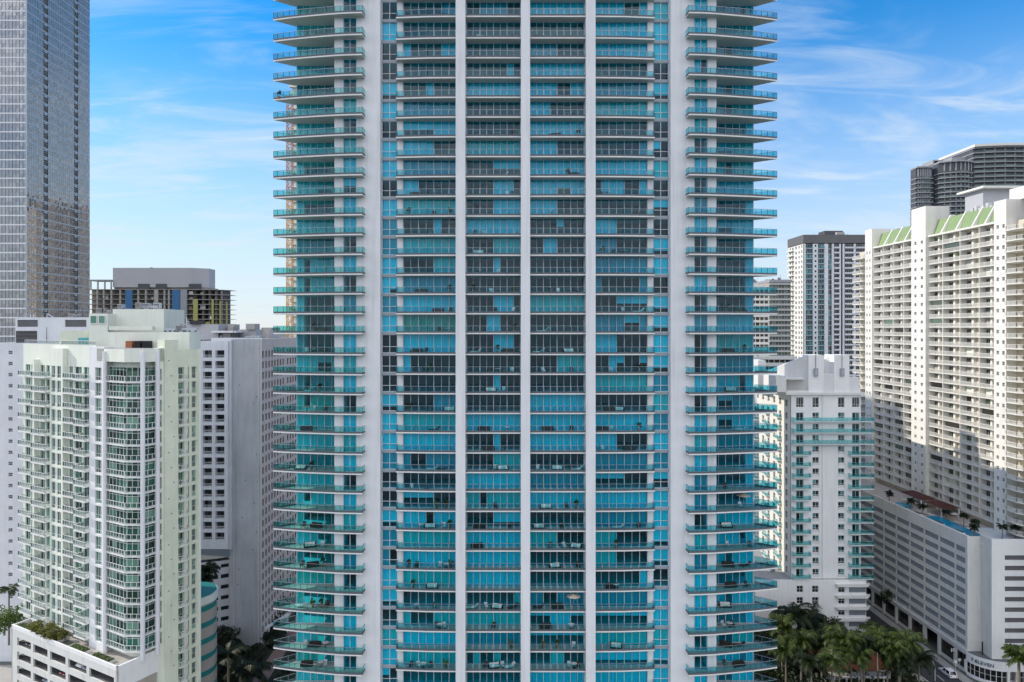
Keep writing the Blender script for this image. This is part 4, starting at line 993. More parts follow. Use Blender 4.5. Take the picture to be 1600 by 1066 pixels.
# roof deck pool
def pg(u, wv): return (PFg[0] + GD[0] * u - GD[1] * wv, PFg[1] + GD[1] * u + GD[0] * wv)   # wv inward
pz = DK - 1.1
w = MB(); w.prism([pg(36, 2.6), pg(55.3, 2.6), pg(55.3, 6.0), pg(47, 6.3), pg(36, 6.6)], pz + .02, pz + .55, 'pool_water')
part(garage, 'pool', w)
w = MB(); w.prism([pg(20.5, 4), pg(22, 2.2), pg(25, 2.2), pg(26.5, 4), pg(25, 6), pg(22, 6)], pz + .02, pz + .6, 'pool_water'); part(garage, 'spa_pool', w)
for a0, a1 in ((41, 45), (49.5, 53), (32.5, 35.5), (55.6, 57)):
    w = MB(PFg); w.box(a0, a1, -2.3, -.5, pz + .01, pz + .9, 'garage_white', top='earth'); part(garage, 'planter_bed', w)
w = MB(); w.prism([pg(55.5, 2.5), pg(59, 3.5), pg(59, 12.6), pg(55.5, 12.6)], pz - 1, pz + .2, 'garage_white', top='deck'); part(garage, 'deck_corner', w)

# ------------------------------------------------------------------ three towers in the distance
DY = 435.0
grey = thing('grey_tower', 'grey and white tower with dark flat roof band behind the cream condominium', 'tower', (X_(1256, DY), DY, GZ))
gX0, gX1 = X_(1256, DY), X_(1386, DY); kd = DY / F
EF = (gX0, DY, 1, 0)
def xd(px): return (px - 1256) * kd
DZ = [Z_(388 + 7.98 * k, DY) for k in range(0, 34)]
DZn = sorted(DZ, key=lambda z: abs(z - 10))
w = MB(EF); w.box(.4, xd(1386), -24, -.9, GZ, Z_(381, DY), 'grey_panel'); part(grey, 'body', w)
w = MB(EF); w.box(-.5, xd(1386), -24.5, .4, Z_(380, DY), Z_(367, DY), 'roof_dark'); part(grey, 'roof_band', w)
w = MB(EF); w.box(xd(1294), xd(1323), -14, -5, Z_(366, DY) + .01, Z_(359, DY), 'dark_wall'); w.box(xd(1310), xd(1322), -4.5, -2, Z_(366, DY) + .01, Z_(362, DY), 'concrete'); part(grey, 'plant_room', w)
w = MB(EF)
for a, b in ((1256, 1259), (1270, 1278), (1288, 1294), (1300, 1303), (1311.5, 1314), (1316.5, 1319.5), (1334, 1337)): w.box(xd(a), xd(b), -.9, .1, -60, Z_(381, DY), 'shadow_white')
w.box(xd(1314), xd(1316.5), -.9, -.2, -60, Z_(381, DY), 'black'); part(grey, 'pier', w)
for nm, a, b, gm, rail in (('glass_balcony', 1259, 1270, 'win_teal', 1), ('balcony', 1278, 1288, 'win_teal', 1), ('grey_balcony', 1303, 1311.5, 'win_dark', 0), ('side_grey_balcony', 1319.5, 1334, 'win_dark', 0), ('far_grey_balcony', 1337, 1352, 'win_dark', 0)):
    s = MB(EF); s.box(xd(a), xd(b), -.88, .5, -.25, 0, 'shadow_white' if rail else 'dark_slab'); s.box(xd(a), xd(b), .42, .5, .0, .9 if not rail else .7, 'teal_panel' if rail else 'shadow_white')
    g = MB(EF); n = max(2, round((xd(b) - xd(a)) / 1.6))
    for k in range(n): g.quad([(xd(a) + (xd(b) - xd(a)) * k / n + .08, -.87, .1), (xd(a) + (xd(b) - xd(a)) * (k + 1) / n - .08, -.87, .1), (xd(a) + (xd(b) - xd(a)) * (k + 1) / n - .08, -.87, 2.6), (xd(a) + (xd(b) - xd(a)) * k / n + .08, -.87, 2.6)], gm)
    rep(grey, nm, s, [(0, 0, z) for z in DZn], [('glazing', g)])
g = MB(EF)
for k in range(2): g.quad([(xd(1294) + 1.2 * k + .1, -.88, -.2), (xd(1294) + 1.2 * k + 1.15, -.88, -.2), (xd(1294) + 1.2 * k + 1.15, -.88, 2.7), (xd(1294) + 1.2 * k + .1, -.88, 2.7)], 'win_teal')
rep(grey, 'window', g, [(0, 0, z) for z in DZn])
g = MB(EF); g.box(xd(1273), xd(1275.4), .1, .14, .9, 2.2, 'black'); rep(grey, 'small_window', g, [(0, 0, z) for z in DZn])
EL = (gX0, DY + 24, 0, -1)
w = MB(EL); w.box(0, 24, -.5, .0, Z_(381, DY) + .02, Z_(381, DY) + .3, 'warm_white')
cs = [(2, 4), (6, 8), (11, 13), (16, 17.6), (20, 21.6)]
gridwall(w, 0, 24, GZ, Z_(381, DY), cs, [(z + .6, z + 2.3) for z in DZ], 'warm_white', .4); part(grey, 'side_wall', w)
s = MB(EL)
for a, b in cs: s.quad([(a, -.35, .6), (b, -.35, .6), (b, -.35, 2.3), (a, -.35, 2.3)], 'win_condo')
s.box(.5, 9, .01, 1.4, -.2, 0, 'warm_white'); s.box(.5, 9, 1.3, 1.4, 0, 1.0, 'warm_white'); rep(grey, 'side_balcony', s, [(0, 0, z) for z in DZn])

EY = 480.0; ke = EY / F
dark = thing('dark_tower', 'dark grey curved tower of stacked slabs rising above the cream condominium', 'tower', (X_(1428, EY), EY, GZ))
HFe = (X_(1428, EY), EY, 1, 0)
def xe(px): return (px - 1428) * ke
def curve_front(a, b, d0, bulge, n=8): return [(a + (b - a) * k / n, d0 + bulge * math.sin(math.pi * k / n)) for k in range(n + 1)]
blocks = [('left', xe(1441), xe(1467), -6, 1.0, Z_(258, EY)), ('middle', xe(1471), xe(1527), -2, 5.0, Z_(252.5, EY)), ('right', xe(1523), xe(1640), 0, 4.0, Z_(231, EY))]
pit = 7.55 * ke
for nm, a, b, d0, bu, top in blocks:
    pts = curve_front(a, b, d0, bu); bk = -40 if nm == 'right' else -14; poly = pts + [(b, bk), (a, bk)]
    w = MB(HFe); w.prism([(x, d - 1.8) for x, d in pts] + [(b, bk), (a, bk)], GZ, top - .5, 'dark_wall'); part(dark, 'glass_block', w)
    zs = [top - 2.3 * pit - pit * k for k in range(0, 26)] if nm != 'right' else [top - pit * k for k in range(0, 30)]
    s = MB(HFe); s.prism(pts[:] + [(b + .35, bk - .3), (a - .45, bk - .3), (a - .45, pts[0][1])], -.55, 0, 'dark_slab')
    rl = MB(HFe)
    for p, q in zip(pts, pts[1:]): rl.quad([(p[0], p[1] - .2, 0), (q[0], q[1] - .2, 0), (q[0], q[1] - .2, 1.1), (p[0], p[1] - .2, 1.1)], 'far_glass')
    rep(dark, nm + '_floor' if False else 'floor_slab', s, [(0, 0, z) for z in zs], [('balcony_glass', rl)])
    w = MB(HFe); w.prism(poly, top - .5, top + .5, 'dark_slab'); part(dark, 'roof_slab', w)
    w = MB(HFe)
    for k in range(1, 8):
        p = pts[k]; w.box(p[0] - .35, p[0] + .35, p[1] - 1.75, p[1] - 1.2, GZ, top - .5, 'dark_slab' if k % 3 else 'grey_band')
    part(dark, 'mullion_pier', w)
for a, b, y0, y1 in ((1470, 1486, 245, 252), (1500, 1524, 241, 252), (1472, 1478, 247, 252)):
    w = MB(HFe); w.box(xe(a), xe(b), -22, -9, Z_(y1, EY), Z_(y0, EY), 'dark_slab'); part(dark, 'plant_room', w)
w = MB(HFe); w.prism([(x, d + .8) for x, d in curve_front(xe(1522), xe(1640), 0, 4)] + [(xe(1640), -40), (xe(1522), -40)], Z_(231, EY) + .6, Z_(226, EY), 'warm_white'); part(dark, 'crown_band', w)
w = MB(HFe)
for k in range(28): w.box(xe(1548) + k * 1.6, xe(1548) + k * 1.6 + .12, -3.5, -3.3, Z_(226, EY), Z_(222, EY), 'pole')
part(dark, 'roof_screen', w)

FY = 400.0
olive = thing('shaded_tower', 'shaded olive glass tower between the blue tower and the grey tower', 'tower', (X_(1203, FY), FY, GZ))
FFr = (X_(1203, FY), FY, 1, 0); kf = FY / F
FZs = [Z_(444 + 8.1 * k, FY) for k in range(0, 16)]
w = MB(FFr); w.box(0, 34 * kf, -20, -1.2, GZ, Z_(437, FY), 'tan_band'); w.box(-.2, 34.5 * kf, -20, .1, Z_(441, FY), Z_(437, FY), 'dark_slab'); part(olive, 'body', w)
s = MB(FFr); s.box(0, 33 * kf, -1.19, 0, -.3, 0, 'garage_white'); s.box(0, 33 * kf, -.1, 0, 0, .8, 'concrete'); g = MB(FFr)
for k in range(7): g.quad([(.3 + k * 1.75, -1.18, .1), (1.8 + k * 1.75, -1.18, .1), (1.8 + k * 1.75, -1.18, 2.6), (.3 + k * 1.75, -1.18, 2.6)], 'far_glass')
rep(olive, 'balcony', s, [(0, 0, z) for z in FZs], [('glazing', g)])
FY2 = 330.0
banded = thing('banded_building', 'white banded building glimpsed through the right curved balconies', 'building', (X_(1170, FY2), FY2, GZ))
w = MB((X_(1120, FY2), FY2, 1, 0)); Lb = X_(1202, FY2) - X_(1120, FY2)
w.box(0, Lb, -16, -.8, GZ, Z_(446, FY2), 'warm_white', top='roof_grey'); w.box(3, Lb - 4, -12, -4, Z_(446, FY2), Z_(441, FY2), 'warm_white'); part(banded, 'body', w)
for k in range(11):
    z = Z_(461 + 8.6 * k, FY2); w = MB((X_(1120, FY2), FY2, 1, 0)); w.box(0, Lb, -.79, .05, z, z + 1.1, 'warm_white'); part(banded, 'floor_band', w)
    w = MB((X_(1120, FY2), FY2, 1, 0))
    for j in range(12): w.quad([(.3 + j * 2.1, -.78, z + 1.15), (1.9 + j * 2.1, -.78, z + 1.15), (1.9 + j * 2.1, -.78, z + 2.6), (.3 + j * 2.1, -.78, z + 2.6)], 'win_condo')
    part(banded, 'window_row', w)
LY = 300.0
low = thing('low_garage', 'low grey garage block with white roof edge behind the sloped rooftop fins', 'building', (X_(1185, LY), LY, GZ))
lf = (X_(1150, LY), LY, 1, 0); Ll = X_(1242, LY) - X_(1150, LY)
w = MB(lf); w.box(0, Ll, -30, -1, GZ, Z_(562, LY), 'garage_dark', top='pavement'); part(low, 'body', w)
for y in (557, 567, 577.5, 588, 598): w = MB(lf); w.box(0, Ll, -1, .1, Z_(y + 5, LY), Z_(y, LY), 'garage_white'); part(low, 'parapet_band', w)
w = MB(lf); 
for k in range(12): w.box(k * 2.4, k * 2.4 + .3, -.9, -.3, GZ, Z_(562, LY), 'concrete')
part(low, 'column', w)
# ------------------------------------------------------------------ ground level: streets, gardens
def sheet(name, pts, z, m):
    b = MB(); b.prism(pts, z - .3, z, m); return solo(name, b, None, None, (0, 0, GZ), kind='structure')
sheet('road', [(103.5, 150), (112.2, 150), (108.5, 420), (100.5, 420)], GZ + .006, 'asphalt')
sheet('cross_street', [(-30, 128), (150, 128), (150, 160), (-30, 160)], GZ + .004, 'asphalt')
b = MB(); b.prism([(112.2, 163), (114.6, 163), (111.0, 330), (109.6, 330)], GZ - .2, GZ + .14, 'pavement'); solo('pavement', b, None, None, (0, 0, GZ), kind='structure')
b = MB(); b.prism([(101.0, 163), (103.5, 163), (102.0, 330), (100, 330)], GZ - .2, GZ + .14, 'pavement'); solo('sidewalk', b, None, None, (0, 0, GZ), kind='structure')
b = MB()
for k in range(26): b.box(107.6 - k * .09, 107.75 - k * .09, 164 + k * 6, 167 + k * 6, GZ + .008, GZ + .012, 'line_white')
b.box(112.0, 112.12, 163, 240, GZ + .008, GZ + .012, 'line_white'); solo('road_marking', b, None, None, (0, 0, GZ), kind='structure')
sheet('garden_soil', [(30, 140), (101, 140), (101, 194), (30, 194)], GZ + .02, 'earth')
sheet('garden_ground', [(-92, 140), (-30, 140), (-30, 250), (-67, 250), (-67, 184), (-92, 176)], GZ + .02, 'earth')
sheet('brick_path', [(-64.5, 150), (-60.5, 150), (-62.5, 235), (-65.5, 235)], GZ + .05, 'brick_path')
sheet('street', [(-220, 150), (-108, 150), (-108, 178), (-220, 178)], GZ + .01, 'pavement')

# ------------------------------------------------------------------ plants
rp = random.Random(5)
def palm_crown(n, L, droop, leafm, seed, lit=None):
    r = random.Random(seed); mb = MB()
    for i in range(n):
        az = 2 * math.pi * (i / n) + r.uniform(-.25, .25); el = r.uniform(-.25, 1.15); Li = L * r.uniform(.75, 1.1)
        d = Vector((math.cos(az), math.sin(az), 0)); p = Vector((0, 0, 0)); S = 9; step = Li / S; e = el
        side = Vector((-d.y, d.x, 0)); pts = [p.copy()]
        for k in range(S):
            v = d * math.cos(e) + Vector((0, 0, math.sin(e))); p = p + v * step; pts.append(p.copy()); e -= droop * (k + 1) / S * r.uniform(.7, 1.2)
        for k in range(S):
            a, b = pts[k], pts[k + 1]; ax = (b - a).normalized(); up = side.cross(ax)
            w = .05 * (1 - k / S) + .015
            mb.add([tuple(a - side * w), tuple(a + side * w), tuple(b + side * w), tuple(b - side * w)], [(0, 1, 2, 3)], leafm)
            if k == 0: continue
            ll = Li * .30 * math.sin(math.pi * (k + .8) / (S + 1.6)) + .15
            for sgn in (-1, 1):
                for h in (0, .33, .67):
                    c = a + (b - a) * h; t = (side * sgn * .8 + ax * .55 - Vector((0, 0, .35 + .4 * r.random()))).normalized() * ll * r.uniform(.8, 1.15)
                    wv = ax * .085
                    mb.add([tuple(c - wv), tuple(c + wv), tuple(c + t + wv * .2), tuple(c + t - wv * .2)], [(0, 1, 2, 3)], leafm)
    return mb
CR = {}
def crown_mesh(kind):
    if kind not in CR:
        a = {'coconut': (27, 3.7, .38, 'palm_leaf', 1), 'coconut2': (25, 4.0, .42, 'palm_leaf', 2), 'dark': (30, 3.4, .38, 'palm_dark', 3), 'royal': (18, 3.0, .26, 'palm_dark', 4), 'date': (34, 2.6, .30, 'palm_leaf', 6), 'small': (18, 1.7, .34, 'palm_dark', 7)}[kind]
        CR[kind] = palm_crown(*a).mesh('crown')
    return CR[kind]
def palm(px, py, Y, kind, label, sc=1.0, base=GZ, lean=0.0, group='palms', fruit=False, thick=.2):
    x, z = X_(px, Y), Z_(py, Y); h = z - base
    t = thing('palm_tree', label, 'palm', (x, Y, base), group)
    mb = MB(); n = 7; pts = []
    for k in range(n + 1):
        u = k / n; pts.append((lean * (u * u - 1) * 1.0, 0, h * u))
    for k in range(n): mb.tube(pts[k], pts[k + 1], thick * (1.25 - .45 * k / n), thick * (1.25 - .45 * (k + 1) / n), 7, 'palm_bark', cap=False)
    link('trunk', mb.mesh('trunk', smooth=True), t)
    c = link('crown', crown_mesh(kind), t, (0, 0, h)); c.rotation_euler.z = rp.uniform(0, 6.28); sc *= 1.22 if base == GZ else 1.0; c.scale = (sc, sc, sc * rp.uniform(.9, 1.1))
    if fruit:
        f = MB()
        for k in range(26):
            q = Vector((rp.gauss(0, .35), rp.gauss(0, .35), rp.uniform(-1.5, -.3))); f.box(q.x - .09, q.x + .09, q.y - .09, q.y + .09, q.z - .09, q.z + .09, 'fruit')
        link('fruit', f.mesh('fruit'), t, (0, 0, h))
    return t
def leaf_cloud(R3, n, size, seed, m, clumps=14):
    r = random.Random(seed); mb = MB(); cs = []
    for _ in range(clumps):
        while True:
            v = Vector((r.uniform(-1, 1), r.uniform(-1, 1), r.uniform(-.7, 1)))
            if v.length < 1: break
        cs.append((Vector((v.x * R3[0], v.y * R3[1], v.z * R3[2])) * .8, r.uniform(.28, .5)))
    for _ in range(n):
        c, s = r.choice(cs); v = Vector((r.gauss(0, 1), r.gauss(0, 1), r.gauss(0, 1))).normalized() * r.uniform(.55, 1.0)
        p = c + Vector((v.x * R3[0], v.y * R3[1], v.z * R3[2])) * s
        a = Vector((r.gauss(0, 1), r.gauss(0, 1), r.gauss(0, .7))).normalized(); b = a.orthogonal().normalized(); s2 = size * r.uniform(.6, 1.3)
        mb.add([tuple(p - a * s2 - b * s2 * .5), tuple(p + a * s2 * .2 - b * s2 * .6), tuple(p + a * s2), tuple(p + b * s2 * .6)], [(0, 1, 2, 3)], m)
    return mb
def tree(x, y, base, h, R3, label, m='tree_leaf', n=1500, size=.30, name='broadleaf_tree', cat='tree', group=None, seed=1):
    t = thing(name, label, cat, (x, y, base), group)
    mb = MB(); mb.tube((0, 0, 0), (.15, 0, h * .45), .22, .16, 7, 'bark', cap=False)
    r = random.Random(seed)
    for k in range(5):
        a = k * 1.256 + r.random(); mb.tube((.15, 0, h * .42), (math.cos(a) * R3[0] * .6, math.sin(a) * R3[1] * .6, h - R3[2] * .6), .11, .04, 5, 'bark', cap=False)
    link('trunk', mb.mesh('trunk'), t)
    link('crown', leaf_cloud(R3, n, size, seed, m).mesh('crown'), t, (0, 0, h - R3[2] * .75)); return t
GP = 'palms in the garden right of the blue tower'
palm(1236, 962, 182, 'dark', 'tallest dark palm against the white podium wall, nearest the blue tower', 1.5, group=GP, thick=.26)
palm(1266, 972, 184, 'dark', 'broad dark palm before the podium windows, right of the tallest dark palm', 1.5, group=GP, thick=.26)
palm(1222, 978, 169, 'date', 'bushy palm with orange fruit beside the blue tower balconies', 1.2, group=GP, fruit=True)
palm(1252, 1000, 165, 'coconut', 'sunlit palm below the two dark palms, with pale thin trunk', 1.05, group=GP)
palm(1228, 1014, 163, 'coconut2', 'palm with grey trunk at the lower left of the garden, by the balconies', 1.0, group=GP)
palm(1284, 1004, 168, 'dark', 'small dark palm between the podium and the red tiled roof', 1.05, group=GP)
palm(1318, 1000, 160, 'coconut', 'bright yellow green coconut palm above the left end of the red tiled roof', 1.15, group=GP, lean=1.2)
palm(1340, 1026, 157, 'coconut2', 'leaning coconut palm in front of the middle of the red tiled roof', 1.0, group=GP, lean=-1.5)
palm(1372, 994, 166, 'coconut2', 'bright coconut palm behind the right half of the red tiled roof', 1.15, group=GP)
palm(1392, 1016, 160, 'coconut', 'coconut palm over the right end of the red tiled roof', 1.1, group=GP, lean=1.0)
palm(1416, 1004, 163, 'coconut', 'sunlit coconut palm beside the street, nearest the garage', 1.15, group=GP, lean=1.6)
palm(1300, 1030, 155, 'coconut2', 'low palm before the left wall of the red roofed house', .95, group=GP)
palm(1268, 1034, 156, 'dark', 'low dark palm left of the red roofed house', 1.05, group=GP)
palm(1436, 1030, 163, 'dark', 'low dark palm beside the street lamp', 1.0, group=GP)
palm(1350, 1004, 163, 'dark', 'dark palm between the bright pair behind the red tiled roof', 1.15, group=GP)
palm(1302, 992, 172, 'coconut', 'slim sunlit palm left of the podium canopies, behind the bright coconut palm', .95, group=GP)
palm(1330, 1016, 162, 'dark', 'dark palm over the middle of the red tiled roof', 1.1, group=GP)
palm(1404, 1030, 160, 'dark', 'dark palm at the right end of the red tiled roof', 1.1, group=GP)
palm(1592, 1026, 160, 'date', 'short bushy palm in front of the corner shop windows', 1.15, group='palms by the corner shop', thick=.34)
GL = 'palms in the shaded garden left of the blue tower'
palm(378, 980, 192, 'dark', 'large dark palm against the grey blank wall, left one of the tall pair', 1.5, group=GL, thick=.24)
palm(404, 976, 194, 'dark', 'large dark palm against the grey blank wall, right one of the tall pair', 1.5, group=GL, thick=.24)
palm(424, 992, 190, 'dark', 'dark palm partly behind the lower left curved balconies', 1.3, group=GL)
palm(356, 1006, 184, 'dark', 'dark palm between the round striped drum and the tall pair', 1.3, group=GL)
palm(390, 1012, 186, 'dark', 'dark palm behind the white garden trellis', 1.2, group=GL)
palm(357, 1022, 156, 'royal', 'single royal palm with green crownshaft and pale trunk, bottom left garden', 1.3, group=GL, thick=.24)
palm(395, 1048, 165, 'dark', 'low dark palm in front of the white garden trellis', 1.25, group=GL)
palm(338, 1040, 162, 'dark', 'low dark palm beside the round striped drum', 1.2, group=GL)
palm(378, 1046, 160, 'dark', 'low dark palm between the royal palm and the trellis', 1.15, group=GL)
palm(326, 890, 174, 'small', 'palm on the terrace in front of the curved parking ramp', 2.0, base=-72, group='palms on the ramp terrace')
palm(318, 902, 172, 'small', 'smaller palm beside the cream flank wall on the ramp terrace', 1.6, base=-72, group='palms on the ramp terrace')
palm(14, 922, 172, 'coconut2', 'lone sunlit palm at the left edge beside the plain white slab tower', .75, base=-80, group='palms at the left edge')
# deck palms along the pool of the garage roof
for (u, v, hh, lab) in ((45.4, 7.2, 3.2, 'small palm at the far side of the long roof pool'), (51.6, 5.8, 3.3, 'small palm beside the near end of the long roof pool'), (54.6, 3.4, 3.0, 'small palm at the near left corner of the roof pool'), (57.0, 9.0, 3.6, 'tall thin palm near the right corner of the pool deck'), (58.0, 11.6, 3.6, 'drooping palm at the right edge of the pool deck'), (33.5, 3.4, 2.6, 'small palm by the pergola beside the far end of the roof pool'), (29.5, 2.6, 3.4, 'dark bushy palm in front of the nearer pergola'), (17.5, 3.2, 2.6, 'small palm beside the round spa pool'), (38.6, 6.9, 2.4, 'low palm at the far pool edge below the balconies')):
    x, y = pg(u, v); t = thing('palm_tree', lab, 'palm', (x, y, pz), 'palms on the garage roof deck')
    mb = MB(); mb.tube((0, 0, 0), (.1, .05, hh), .14, .10, 6, 'palm_bark'); link('trunk', mb.mesh('trunk'), t); c = link('crown', crown_mesh('small'), t, (.1, .05, hh)); c.rotation_euler.z = u
    c.scale = (.9, .9, 1)
# broadleaf trees and shrubs
tree(X_(1366, 232), 228, GZ, 12, (5, 6, 5), 'dark leafy street tree between the white podium and the garage', seed=11, n=1800)
tree(X_(1384, 212), 208, GZ, 9, (3.2, 4, 3.4), 'smaller street tree in front of the garage shopfronts', seed=12)
tree(101, 182, GZ, 7.5, (4, 5, 3.2), 'dark leafy tree at the street bend left of the parked cars', seed=13, n=1800)
tree(98, 171, GZ, 6.5, (5, 4, 3), 'broad dark tree behind the street lamp', seed=14, n=1800)
tree(88, 188, GZ, 7.5, (4, 4, 3.2), 'dark tree below the white canopies of the podium', seed=15)
tree(70, 186, GZ, 7, (4, 4, 3), 'dark tree at the foot of the podium wall', seed=16)
tree(62, 168, GZ, 5, (4, 4, 2.5), 'round dark tree below the lowest right balconies', seed=17)
tree(-70, 200, GZ, 9, (5, 5, 4), 'dark tree at the foot of the grey blank wall', m='hedge_leaf', seed=18, n=1800)
tree(-76, 182, GZ, 8, (4.5, 5, 3.5), 'dark tree behind the royal palm', m='hedge_leaf', seed=19, n=1600)
tree(-60, 215, GZ, 9, (4, 5, 4), 'dark tree behind the lower left balconies', m='hedge_leaf', seed=20)
tree(-113, 152, -64 - 4.5, 6.6, (4.6, 4.6, 3.6), 'round bright green tree at the left end of the parking podium', m='green_leaf', seed=21, n=2200, size=.24)
def shrub(x, y, base, R3, label, m, seed, group, n=500, size=.16):
    t = thing('shrub', label, 'shrub', (x, y, base), group)
    mb = MB()
    for k in range(4): mb.tube((0, 0, 0), (math.cos(k * 1.6) * R3[0] * .4, math.sin(k * 1.6) * R3[1] * .4, R3[2] * .9), .05, .02, 5, 'bark', cap=False)
    link('stem', mb.mesh('stem'), t); link('foliage', leaf_cloud(R3, n, size, seed, m, 9).mesh('foliage'), t, (0, 0, R3[2] * .8)); return t
def pd(a, d): return (PF[0] + PF[2] * a + PF[3] * d, PF[1] + PF[3] * a - PF[2] * d)
for k, (a, d, r_, lab) in enumerate(((7.0, -1.2, 1.3, 'leftmost yellow green shrub of the planted podium bed'), (8.8, -1.0, 1.7, 'tall yellow green shrub second from the left in the podium bed'), (10.8, -1.3, 1.7, 'dense yellow green shrub in the middle of the podium bed'), (12.8, -.9, 1.6, 'spreading shrub hanging over the podium edge'), (14.6, -1.2, 1.5, 'shrub near the right end of the podium bed'), (16.2, -1.6, 1.1, 'small upright shrub at the right end of the podium bed'))):
    x, y = pd(a, d); shrub(x, y, DECKZ + .5, (r_, r_, r_ * .9), lab, 'shrub_leaf', 30 + k, 'shrubs in the podium planting bed', n=750)
def cover(name, regions, m, n, seed, size=.22, h=.9):
    r = random.Random(seed); mb = MB()
    for _ in range(n):
        (x0, x1, y0, y1) = r.choice(regions); p = Vector((r.uniform(x0, x1), r.uniform(y0, y1), GZ + .05 + h * r.random() ** 1.5))
        a = Vector((r.gauss(0, 1), r.gauss(0, 1), r.gauss(0, .5))).normalized(); b = a.orthogonal().normalized(); s = size * r.uniform(.6, 1.5)
        mb.add([tuple(p - a * s), tuple(p - b * s * .6), tuple(p + a * s), tuple(p + b * s * .6)], [(0, 1, 2, 3)], m)
    o = solo(name, mb, 'dark low ground cover filling the garden beds', 'ground cover', (0, 0, GZ), kind='stuff'); return o
cover('ground_cover', [(45, 100.5, 150, 193), (60, 101, 172, 192)], 'hedge_leaf', 13000, 1, .45, 3.4)
o = cover('garden_cover', [(-91, -66, 150, 184), (-59, -45, 150, 240)], 'hedge_leaf', 9000, 2, .45, 2.6); o['label'] = 'very dark ground cover of the shaded left garden'
mb = MB(); r = random.Random(9)
for a0, a1 in ((20.8, 25.4), (28.2, 33.4), (1.0, 5.8)):
    for _ in range(260):
        x, y = pd(r.uniform(a0, a1), r.uniform(-1.9, -.5)); p = Vector((x, y, DECKZ + .56 + r.random() * .25)); a = Vector((r.gauss(0, 1), r.gauss(0, 1), r.gauss(0, .5))).normalized(); b = a.orthogonal().normalized(); s = .14
        mb.add([tuple(p - a * s), tuple(p - b * s * .6), tuple(p + a * s), tuple(p + b * s * .6)], [(0, 1, 2, 3)], 'green_leaf')
tag(solo('low_planting', mb, 'thin green ground planting in the narrow podium beds', 'ground cover', (QP[0], QP[1], DECKZ), kind='stuff'))

# ------------------------------------------------------------------ red roofed house, trellis
hx, hy = X_(1342, 170), 170.5
house = thing('small_house', 'small white house with red tiled hip roof among the palms', 'house', (hx, hy, GZ))
w = MB(); x0, x1, y0, y1 = hx - 7.6, hx + 8.2, hy, hy + 9
w.box(x0, x1, y0, y1, GZ, GZ + 2.8, 'white'); part(house, 'wall', w)
w = MB(); e = .8; w.hull([(x0 - e, y0 - e, GZ + 2.85), (x1 + e, y0 - e, GZ + 2.85), (x1 + e, y1 + e, GZ + 2.85), (x0 - e, y1 + e, GZ + 2.85), (x0 + 4.5, hy + 4.5, GZ + 6.0), (x1 - 4.5, hy + 4.5, GZ + 4.7)], [(0, 1, 5, 4), (1, 2, 5), (2, 3, 4, 5), (3, 0, 4), (3, 2, 1, 0)], 'red_tile'); part(house, 'roof', w)
w = MB(); w.box(x0 - .2, x1 - 3, y0 - 3.2, y0 - .02, GZ + 2.3, GZ + 2.5, 'pavement'); w.box(x0 - .2, x1 - 3, y0 - 3.4, y0 - 3.21, GZ + 2.2, GZ + 2.55, 'white')
for k in range(5): xx = x0 + (x1 - 3.6 - x0) * k / 4; w.box(xx, xx + .35, y0 - 3.3, y0 - 2.95, GZ, GZ + 2.2, 'white')
part(house, 'porch', w)
for k in range(4):
    f, g = window((x0 + 1 + k * 3.7, y0, 1, 0), 0, 2.0, GZ + .9, GZ + 2.3, 'win_dark', 'white', 2, 2, .06, .08); o = part(house, 'window', f); link('pane', g.mesh('pane', tuple(house.location)), o)
w = MB(); w.box(x1 - 2.4, x1 - 1.2, y0 - .08, y0 - .01, GZ, GZ + 2.2, 'wood'); part(house, 'door', w)
tx, ty = X_(392, 186), 186.0
tr = thing('garden_trellis', 'white garden trellis with square posts in the shaded left garden', 'trellis', (tx, ty, GZ))
for k, (a, b) in enumerate(((0, 0), (3.3, 4.0), (4.6, 7.5), (6.0, 11), (-4.2, 3.0))):
    w = MB(); w.box(tx + a - .35, tx + a + .35, ty + b - .35, ty + b + .35, GZ, GZ + 4.6, 'white'); part(tr, 'post', w)
w = MB(); w.bar((tx - 4.2, ty + .0, GZ + 4.9), (tx + 2.2, ty + .0, GZ + 4.9), .7, .55, 'white'); w.bar((tx + 2.0, ty + .2, GZ + 4.9), (tx + 6.4, ty + 12, GZ + 4.9), .7, .55, 'white'); part(tr, 'beam', w)
w = MB(); w.bar((tx - 8, ty + 7, GZ + 4.9), (tx - 1.6, ty + 7, GZ + 4.9), .7, .55, 'white'); w.bar((tx - 1.7, ty + 6.8, GZ + 4.9), (tx - 3.2, ty + 1, GZ + 4.9), .6, .55, 'white'); part(tr, 'beam', w)
# pergolas on the pool deck
for (u0, u1, v0, v1, lab) in ((17.0, 27.5, 6.8, 12.4, 'brown shingled pergola beyond the round spa pool'), (29.2, 37.0, 6.6, 12.4, 'brown shingled pergola nearest the long roof pool')):
    c0 = pg((u0 + u1) / 2, (v0 + v1) / 2); t = thing('pergola', lab, 'pergola', (c0[0], c0[1], pz), 'pergolas on the pool deck')
    w = MB(); q = [pg(u0, v0), pg(u1, v0), pg(u1, v1), pg(u0, v1)]; ce = [pg(u0 + 2.4, (v0 + v1) / 2), pg(u1 - 2.4, (v0 + v1) / 2)]
    w.hull([(*p, pz + 2.9) for p in q] + [(*p, pz + 3.9) for p in ce], [(0, 1, 5, 4), (1, 2, 5), (2, 3, 4, 5), (3, 0, 4), (3, 2, 1, 0)], 'brown_roof'); part(t, 'roof', w)
    for p in (pg(u0 + .4, v0 + .4), pg(u1 - .4, v0 + .4), pg(u1 - .4, v1 - .4), pg(u0 + .4, v1 - .4)):
        w = MB(); w.box(p[0] - .15, p[0] + .15, p[1] - .15, p[1] + .15, pz, pz + 2.95, 'white'); part(t, 'post', w)

